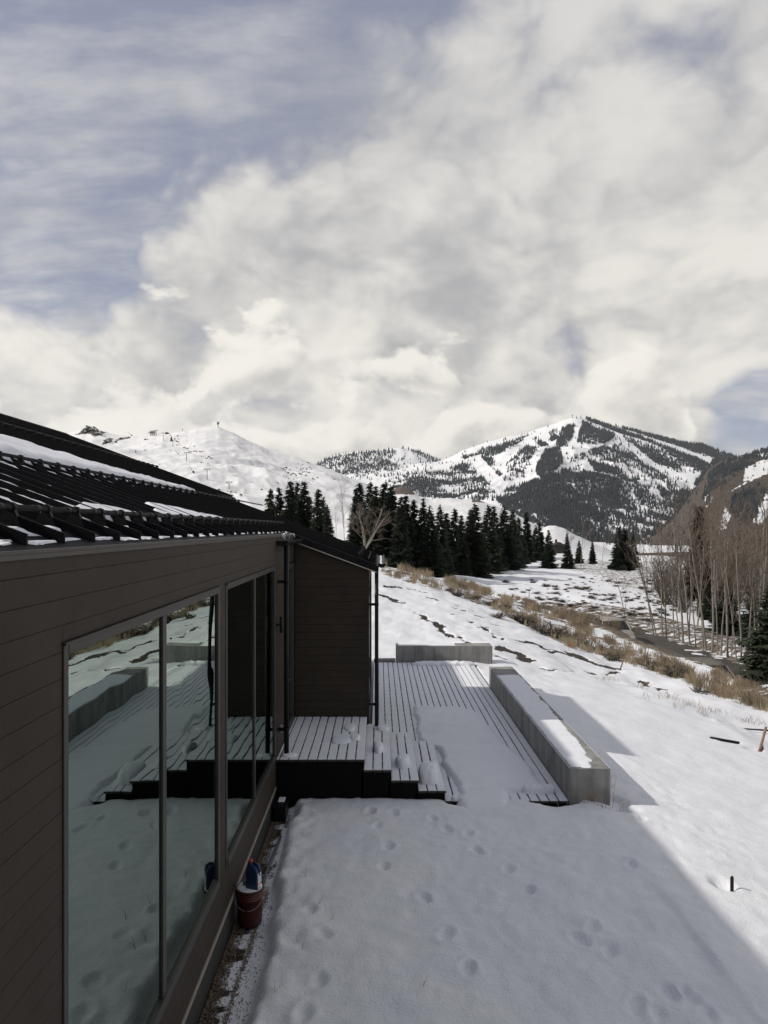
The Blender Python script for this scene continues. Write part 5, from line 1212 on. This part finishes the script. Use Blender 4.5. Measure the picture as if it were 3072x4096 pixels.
for i, (b, t) in enumerate(sorted(asp)):
    S0 = W3(b); S1 = W3(t); p = road_side(*S0); bare(ASP[i % 6], p, P3(S1[0], S1[1], p.y+rr.uniform(-.4, .4)), f'{ORD[i]} leafless aspen from the left beyond the road', 'aspens beyond the road', rot=rr.random()*6.28, wide=rr.uniform(.9, 1.2))
for i in range(16):
    sx = rr.uniform(2690, 3075); Y = rr.uniform(48, 64); x = (sx-VX)/FPX*Y; z0 = G(x, Y)
    bare(ASP[(i*5+1) % 6], (x, Y, z0), (x+rr.uniform(-.5, .5), Y, z0+rr.uniform(6.0, 8.5)), 'slim leafless aspen in the back rank behind the roadside aspens', 'back rank of aspens', rot=rr.random()*6.28, wide=1.2)
S0 = W3((445,1300)); p = hit(*S0); bare(YOUNG, p, P3(*W3((405,870)), p.y), 'small rounded leafless tree alone by the left of the aspens', 'lone bare trees', wide=1.25)
bare(COT, P3(1462, 2190, 56), P3(1490, 1960, 56), 'pale spreading leafless tree in front of the spruces past the roof end', 'lone bare trees', wide=.95)
for i, (sx, sb, st, Y, lab) in enumerate([(1345,2150,2010,60,'thin leafless sapling nearest the roof clump of spruces'),(1378,2160,1935,62,'tall thin leafless sapling between the two spruce clumps'),(1395,2160,2030,60,'short leafless sapling just left of the spreading tree')]):
    bare(YOUNG, P3(sx, sb, Y), P3(sx+rr.uniform(-6, 6), st, Y), lab, 'lone bare trees', rot=i, wide=.7)
for sx, sb, st, lab in ((2408,2270,2120,'slim leafless aspen left of the paired spruces in the field'),(2323,2268,2065,'tall slim leafless aspen among the field spruces'),(2262,2270,2100,'slim leafless aspen growing against a field spruce')):
    p = hit(sx, sb); bare(ASP[2], p, P3(sx+4, st, p.y), lab, 'slim aspens in the field', wide=.9)
# brush thickets
for i in range(60):
    sx = rr.uniform(2640, 3075); Y = rr.uniform(72, 105) if i % 3 else rr.uniform(56, 75); x = (sx-VX)/FPX*Y
    bare(BUSH[i % 3], (x, Y, G(x, Y)), (x+rr.uniform(-.3, .3), Y, G(x, Y)+rr.uniform(2.2, 4.6)), 'brown leafless willow bush in the thicket behind the aspens', 'willow thicket behind the aspens', 'willow_bush', rr.random()*6, 1.5)

# sagebrush
def sage_mesh(seed, n=90, r=.5, up=.6):
    rng = random.Random(seed); V = []; F = []
    for i in range(n):
        az = rng.random()*6.28; e = rng.uniform(.15, 1.2)*up; l = rng.uniform(.5, 1.0); b = Vector((rng.gauss(0, .10), rng.gauss(0, .10), 0)); d = Vector((math.cos(az), math.sin(az), e)).normalized()*l*r; s = Vector((-d.y, d.x, 0)).normalized()*.018
        m = b+d*.55+Vector((0, 0, .04)); t = b+d; o = len(V); V += [b-s*.6, b+s*.6, m+s, m-s, t]; F += [(o, o+1, o+2, o+3)]; F += [(o+3, o+2, o+4)]
        for k in range(3):
            p = m+(t-m)*rng.random(); w = Vector((rng.gauss(0, .07), rng.gauss(0, .07), rng.uniform(.02, .12))); o = len(V); V += [p-s, p+s, p+w]; F += [(o, o+1, o+2)]
    mb = MB(); mb.add(V, F); return mb.mesh('sagebrush', M_sage)
SAGE = [sage_mesh(i, 70+10*i, .5, .55+.1*i) for i in range(4)]
SAGEZONE = [(1850,2335),(2300,2312),(2650,2320),(2700,2450),(2560,2505),(2400,2485),(2250,2435),(2100,2385),(1950,2350)]
pts = []; tries = 0
while len(pts) < 170 and tries < 6000:
    tries += 1; sx, sy = rr.uniform(1850, 2750), rr.uniform(2300, 2510)
    if not bool(inpoly(np.array(sx), np.array(sy), SAGEZONE)): continue
    if any(abs(sx-a)/1.6+abs(sy-b)*1.2 < 13 for a, b in pts): continue
    if sx < 2100 and rr.random() < .55: continue
    pts.append((sx, sy))
for i, (sx, sy) in enumerate(pts):
    p = hit(sx, sy)
    if abs(p.x-float(road_x(p.y))) < 3.0: continue
    o = link('sagebrush', SAGE[i % 4], None, (p.x, p.y, p.z-.03), (0, 0, rr.random()*6.28)); sc = rr.choice((.3, .4, .55, .7, .9, 1.1))*rr.uniform(.85, 1.15)*min(1.0, p.y/75); o.scale = (sc*1.2, sc*1.2, sc)
    tag(o, 'low grey brown sagebrush dotting the snowy field below the spruces', 'shrub', 'sagebrush in the snowy field')
big = [(2205,2545,1.5),(2150,2520,1.0),(2105,2500,.9),(2060,2480,.9),(2255,2560,1.0),(1960,2425,.9),(1900,2400,.8),(2020,2440,.9),(1830,2385,.8),(2340,2590,.9),(2395,2605,.8),(2620,2680,.9),(2700,2705,1.0),(2450,2640,.8),(1800,2365,.7),(1990,2470,.8),(2800,2770,.6)]
for i, (sx, sy, sc) in enumerate(sorted(big)):
    p = hit(sx, sy); o = link('sagebrush', SAGE[i % 4], None, (p.x, p.y, p.z-.03), (0, 0, i*1.3)); o.scale = (sc*1.15, sc*1.15, sc*1.2)
    tag(o, f'{ORD[i]} bushy brown shrub from the left along the grassy bank', 'shrub', 'shrubs along the grassy bank')

# dry grass along the crest, by the road and poking through the snow
def grass():
    rng = np.random.default_rng(21); pos = []; hs = []
    def many(n, zone, h0, h1, dens=None):
        lo = np.min(zone, 0); hi = np.max(zone, 0); k = 0; m = 0
        while k < n and m < n*12:
            m += 1; sx, sy = rng.uniform(lo[0], hi[0]), rng.uniform(lo[1], hi[1])
            if not bool(inpoly(np.array(sx), np.array(sy), zone)): continue
            if float(fbm(np.array(sx/45.), np.array(sy/26.), 3, 7)) < rng.uniform(.35, .65): continue
            pos.append(hit(sx, sy)); hs.append(rng.uniform(h0, h1)); k += 1
    many(900, CREST, .18, .42)
    up = [(a, b-4) for a, b in CREST_TOP[:6]]+[(a, b+26) for a, b in CREST_TOP[5::-1]]
    many(560, up, .25, .60)
    many(170, [(2400,2545),(2620,2630),(2850,2740),(3072,2820),(3072,2850),(2850,2775),(2600,2660),(2400,2575)],   .28, .6)
    many(90, [(2850,2715),(3000,2780),(3072,2805),(3072,2785),(3000,2755),(2860,2695)], .2, .42)
    many(110, [(2180,2450),(2480,2490),(2560,2545),(2480,2520),(2300,2480)], .3, .6)
    for (sx, sy, n, sd) in ((2420,2715,4,30),(2540,2750,5,40),(2660,2790,8,40),(2760,2825,9,45),(2860,2850,9,40),(2960,2885,4,40),(3040,2900,5,30)):
        for k in range(n): pos.append(hit(sx+rng.normal(0, sd), sy+rng.normal(0, 7))); hs.append(rng.uniform(.10, .24))
    V = []; F = []
    for p, h in zip(pos, hs):
        nb = 16 if h > .25 else 6
        for b in range(nb):
            az = rng.random()*6.28; ln = abs(rng.normal(.25, .22)); hh = h*rng.uniform(.5, 1.1); bx = p.x+rng.normal(0, .09); by = p.y+rng.normal(0, .09)
            w = (.010+.0028*p.y/10)*(1 if h > .25 else .55); ln = ln if h > .25 else ln*2+.3; dx, dy = math.cos(az)*ln*hh, math.sin(az)*ln*hh; wx = w; o = len(V)
            V += [(bx-wx*.5, by, p.z-.05), (bx+wx*.5, by, p.z-.05), (bx+dx*.5+wx*.4, by+dy*.5, p.z+hh*.62), (bx+dx*.5-wx*.4, by+dy*.5, p.z+hh*.62), (bx+dx*1.25, by+dy*1.25, p.z+hh)]
            F += [(o, o+1, o+2, o+3), (o+3, o+2, o+4, o+4)]
    V = np.array(V); F = np.array(F)
    T = np.concatenate([F[0::2][:, [0, 1, 2]], F[0::2][:, [0, 2, 3]], F[1::2][:, [0, 1, 2]]])
    tag(link('dry_grass', np_mesh('dry_grass', V, T, M_grass, False)), 'straw coloured dry grass along the crest and the road bank', 'grass', kind='stuff')
grass()
def weeds():                                                 # stray stalks by the wall end and in the snow
    rng = random.Random(31); m = MB()
    for (cx, cy, n, h) in ((3.2, 10.93, 16, .28), (2.95, 10.9, 5, .22), (3.72, 11.6, 4, .35), (3.75, 12.6, 3, .35), (3.62, 10.95, 4, .3)):
        for i in range(n):
            x = cx+rng.gauss(0, .12); y = cy+rng.gauss(0, .04) if cx < 3.6 else cy+rng.gauss(0, .2); z = G(x, y)-.12; a = rng.random()*6.28; l = h*rng.uniform(.6, 1.2)+.1
            m.tube([(x, y, z), (x+.2*l*math.cos(a), y+.1*l*math.sin(a)-.02, z+l*.6), (x+.55*l*math.cos(a), y+.2*l*math.sin(a)-.03, z+l*.95)], [.0035, .003, .0015], 4, cap=False)
    for (sx, sy) in ((1278,3620),(1205,3800),(1190,3760),(1225,3510),(1330,3680),(1690,3950),(1100,3990)):
        p = hit(sx, sy); a = rng.random()*6.28
        for k in range(2): m.tube([p-Vector((0, 0, .03)), p+Vector((.02*math.cos(a+k), .02*math.sin(a+k), .05)), p+Vector((.06*math.cos(a+k), .05*math.sin(a+k), .08+.04*k))], [.0022, .0018, .001], 4, cap=False)
    tag(m.build('weed_stalks', M_grass, None), 'thin dry weed stalks by the concrete wall end and in the snow', 'weeds', kind='stuff')
weeds()

# ------------------------------------------------------------------ ski hill installations
def tower(i, base, h):
    p = ski.at(*base); k = h*1.0
    t = tag(empty('lift_tower', (p.x, p.y, p.z-.3)), f'{ORD[i]} ski lift tower down from the summit station', 'lift tower', 'ski lift towers on the hill')
    MB().tube([(0, 0, 0), (0, 0, k)], [.45, .35], 8).build('mast', M_steel, t); MB().box(-3.2, 3.2, -.25, .25, k-.1, k+.5).build('crossarm', M_steel, t)
    for s in (-1, 1): MB().box(s*2.9-.5, s*2.9+.5, -.9, .9, k-.7, k-.2).build('sheave_train', M_steel, t)
for i, (b, h) in enumerate((((415,280), 80), ((515,340), 103), ((630,420), 86), ((825,615), 118), ((1092,845), 140), ((1388,990), 95))):
    q = Z5(b); p = ski.at(*q); tower(i, q, h*.3014*p.y/FPX)
p = ski.at(*Z5((1243,162))); t = tag(empty('summit_mast', (p.x, p.y, p.z-.5)), 'antenna mast on the rounded summit of the ski hill', 'mast'); k = 78*.3014*p.y/FPX
MB().tube([(0, 0, 0), (0, 0, k*.75)], [.7, .5], 8).build('mast', M_steel, t)
for dx, a, b in ((-1.6, .45, 1.0), (-.7, .55, .95), (.3, .6, 1.02), (1.2, .5, .92), (2.0, .6, .95)): MB().box(dx-.35, dx+.35, -.3, .3, k*a, k*b).build('antenna', M_steel, t)
MB().box(-2.4, 2.4, -.2, .2, k*.68, k*.74).build('crossarm', M_steel, t)
p = ski.at(*Z5((360,275))); sc = p.y/FPX*.3014
t = tag(empty('lift_station', (p.x, p.y, p.z-.5)), 'white lift station with sloped roof on the ski hill skyline', 'building')
MB().box(-25*sc, 40*sc, -3, 3, 25*sc, 62*sc).build('cabin', mat('pale_cladding', (.42, .41, .39), .7), t)
MB().prism([(-55*sc, 30*sc), (-50*sc, 38*sc), (-10*sc, 68*sc), (45*sc, 72*sc), (45*sc, 66*sc), (-10*sc, 60*sc)], 1, -3.6, 3.6).build('roof', M_snowthin, t)
for dx in (-20, 8, 32): MB().box((dx-3)*sc, (dx+3)*sc, -1, 1, 0, 26*sc).build('leg', M_stone, t)
for dx in (-12, 4, 22): MB().box((dx-6)*sc, (dx+6)*sc, -3.1, -2.9, 36*sc, 52*sc).build('window', M_pipe, t)
p = ski.at(*Z5((567,252))); t = tag(empty('hut', (p.x, p.y, p.z-.5)), 'small dark hut right of the lift station on the skyline', 'hut')
MB().box(-22*sc, 22*sc, -3, 3, 0, 16*sc).build('wall', M_bark, t); MB().prism([(-26*sc, 15*sc), (0, 26*sc), (26*sc, 15*sc)], 1, -3.4, 3.4).build('roof', M_stone, t)
p = ski.at(*Z5((760,222))); t = tag(empty('tank_pole', (p.x, p.y, p.z-.3)), 'thin pole with round head on the skyline right of the hut', 'pole')
MB().tube([(0, 0, 0), (0, 0, 32*sc)], .35, 6).build('mast', M_steel, t); MB().lathe([(0, 30*sc), (6*sc, 33*sc), (6*sc, 42*sc), (0, 45*sc)], n=10).build('head', M_steel, t, True)
for i, (b, tp_, lab) in enumerate((((88,275), (40,222), 'snow gun lance at the far left of the hill skyline'), ((710,530), (665,460), 'snow gun lance beside the middle of the lift line'), ((900,765), (858,682), 'snow gun lance low on the groomed run'))):
    p = ski.at(*Z5(b)); q = Vector(P3(*Z5(tp_), p.y))
    t = tag(empty('snow_gun', p), lab, 'snow gun', 'snow guns on the ski hill'); MB().tube([(0, 0, 0), tuple(q-p)], [.28, .18], 6).build('lance', M_steel, t); MB().lathe([(1.2, -.3), (1.2, 1.6), (.5, 2.4)], n=8).build('base', M_stone, t)
def rock(i, sx, sy, w, h, lab, hill):
    p = hill.at(sx, sy); rng = np.random.default_rng(70+i); m = MB()
    ico = [(0, 0, 1)]+[(math.cos(a)*math.cos(e), math.sin(a)*math.cos(e), math.sin(e)) for e, k, o in ((.75, 5, 0), (.25, 7, .4), (-.3, 7, .1)) for a in [o+2*math.pi*j/k for j in range(k)]]
    import bmesh
    bm = bmesh.new()
    for j in range(9):
        c = np.array([rng.normal(0, .45)*w, rng.normal(0, .3)*w, 0]); s_ = rng.uniform(.25, .6)
        for q in ico:
            k = rng.uniform(.7, 1.3)*s_; bm.verts.new((c[0]+q[0]*w*k*.75, c[1]+q[1]*w*k*.7, max(-.3*h, q[2]*h*k*1.5*math.exp(-(c[0]/w)**2))))
        vs = bm.verts[:] if False else list(bm.verts)[-len(ico):]
        r = bmesh.ops.convex_hull(bm, input=vs)
    bmesh.ops.delete(bm, geom=[v for v in bm.verts if not v.link_faces], context='VERTS')
    me = bpy.data.meshes.new('rock_outcrop'); bm.to_mesh(me); bm.free(); me.materials.append(M_rocks)
    o = link('rock_outcrop', me, None, p-Vector((0, 0, h*.15))); tag(o, lab, 'rock', 'rock outcrops on the hills')
M_rocks = mat('snowy_rock', (0.030, 0.027, 0.025), .9, col2=(.55, .55, .55), thr=(.52, .60), vscale=.16)
for i, (q, w, h, lab) in enumerate((((165,98), 17, 11, 'dark rock crag on the left summit of the ski hill'), ((190,118), 11, 8, 'dark rock below the left summit crag'), ((115,108), 9, 5, 'small rock left of the summit crag'), ((250,160), 13, 9, 'dark rock band under the left skyline'), ((335,146), 9, 4, 'low rock rib right of the rock band'), ((465,150), 5, 5, 'dark rock below the lift station'), ((758,222), 4.5, 4, 'dark boulder in the middle of the bare ski hill'))):
    rock(i, *Z1(q), w, h, lab, ski)
# dark shed on the knoll
x0 = (2232-VX)/FPX*138; zz = CZ-(2203-VY)/FPX*138
sh = tag(empty('shed', (x0, 138, zz)), 'small dark shed with a chimney behind the field spruces', 'shed')
MB().box(-1.1, 1.1, -1, 1, -.5, 1.1).build('wall', M_stone, sh); MB().prism([(-1.3, 1.05), (0, 1.7), (1.3, 1.05)], 1, -1.2, 1.2).build('roof', M_bark, sh); MB().box(-.55, -.2, -.2, .2, 1.2, 2.2).build('chimney', M_stone, sh)
# mast on the mountain top
p = mtn.at(*QS((597,29))); t = tag(empty('summit_mast', (p.x, p.y, p.z-3)), 'tiny mast on the top of the tall mountain', 'mast'); MB().tube([(0, 0, 0), (0, 0, 28)], [2.4, 1.4], 6).build('mast', M_steel, t); MB().box(-5, 5, -2, 2, 20, 24).build('platform', M_steel, t)

def haze():
    m = bpy.data.materials.new('thin_air'); m.use_nodes = True; nt = m.node_tree; nt.nodes.remove(nt.nodes['Principled BSDF'])
    v = nt.nodes.new('ShaderNodeVolumePrincipled'); v.inputs['Color'].default_value = (.92, .95, 1, 1); v.inputs['Density'].default_value = 2.4e-5; v.inputs['Anisotropy'].default_value = 0.2
    nt.links.new(v.outputs[0], [n for n in nt.nodes if n.type == 'OUTPUT_MATERIAL'][0].inputs['Volume'])
    tag(MB().box(-2600, 4300, -60, 7300, -140, 1050).build('haze', m), 'thin pale mountain air', kind='stuff')
HAZE = True
if HAZE: haze()
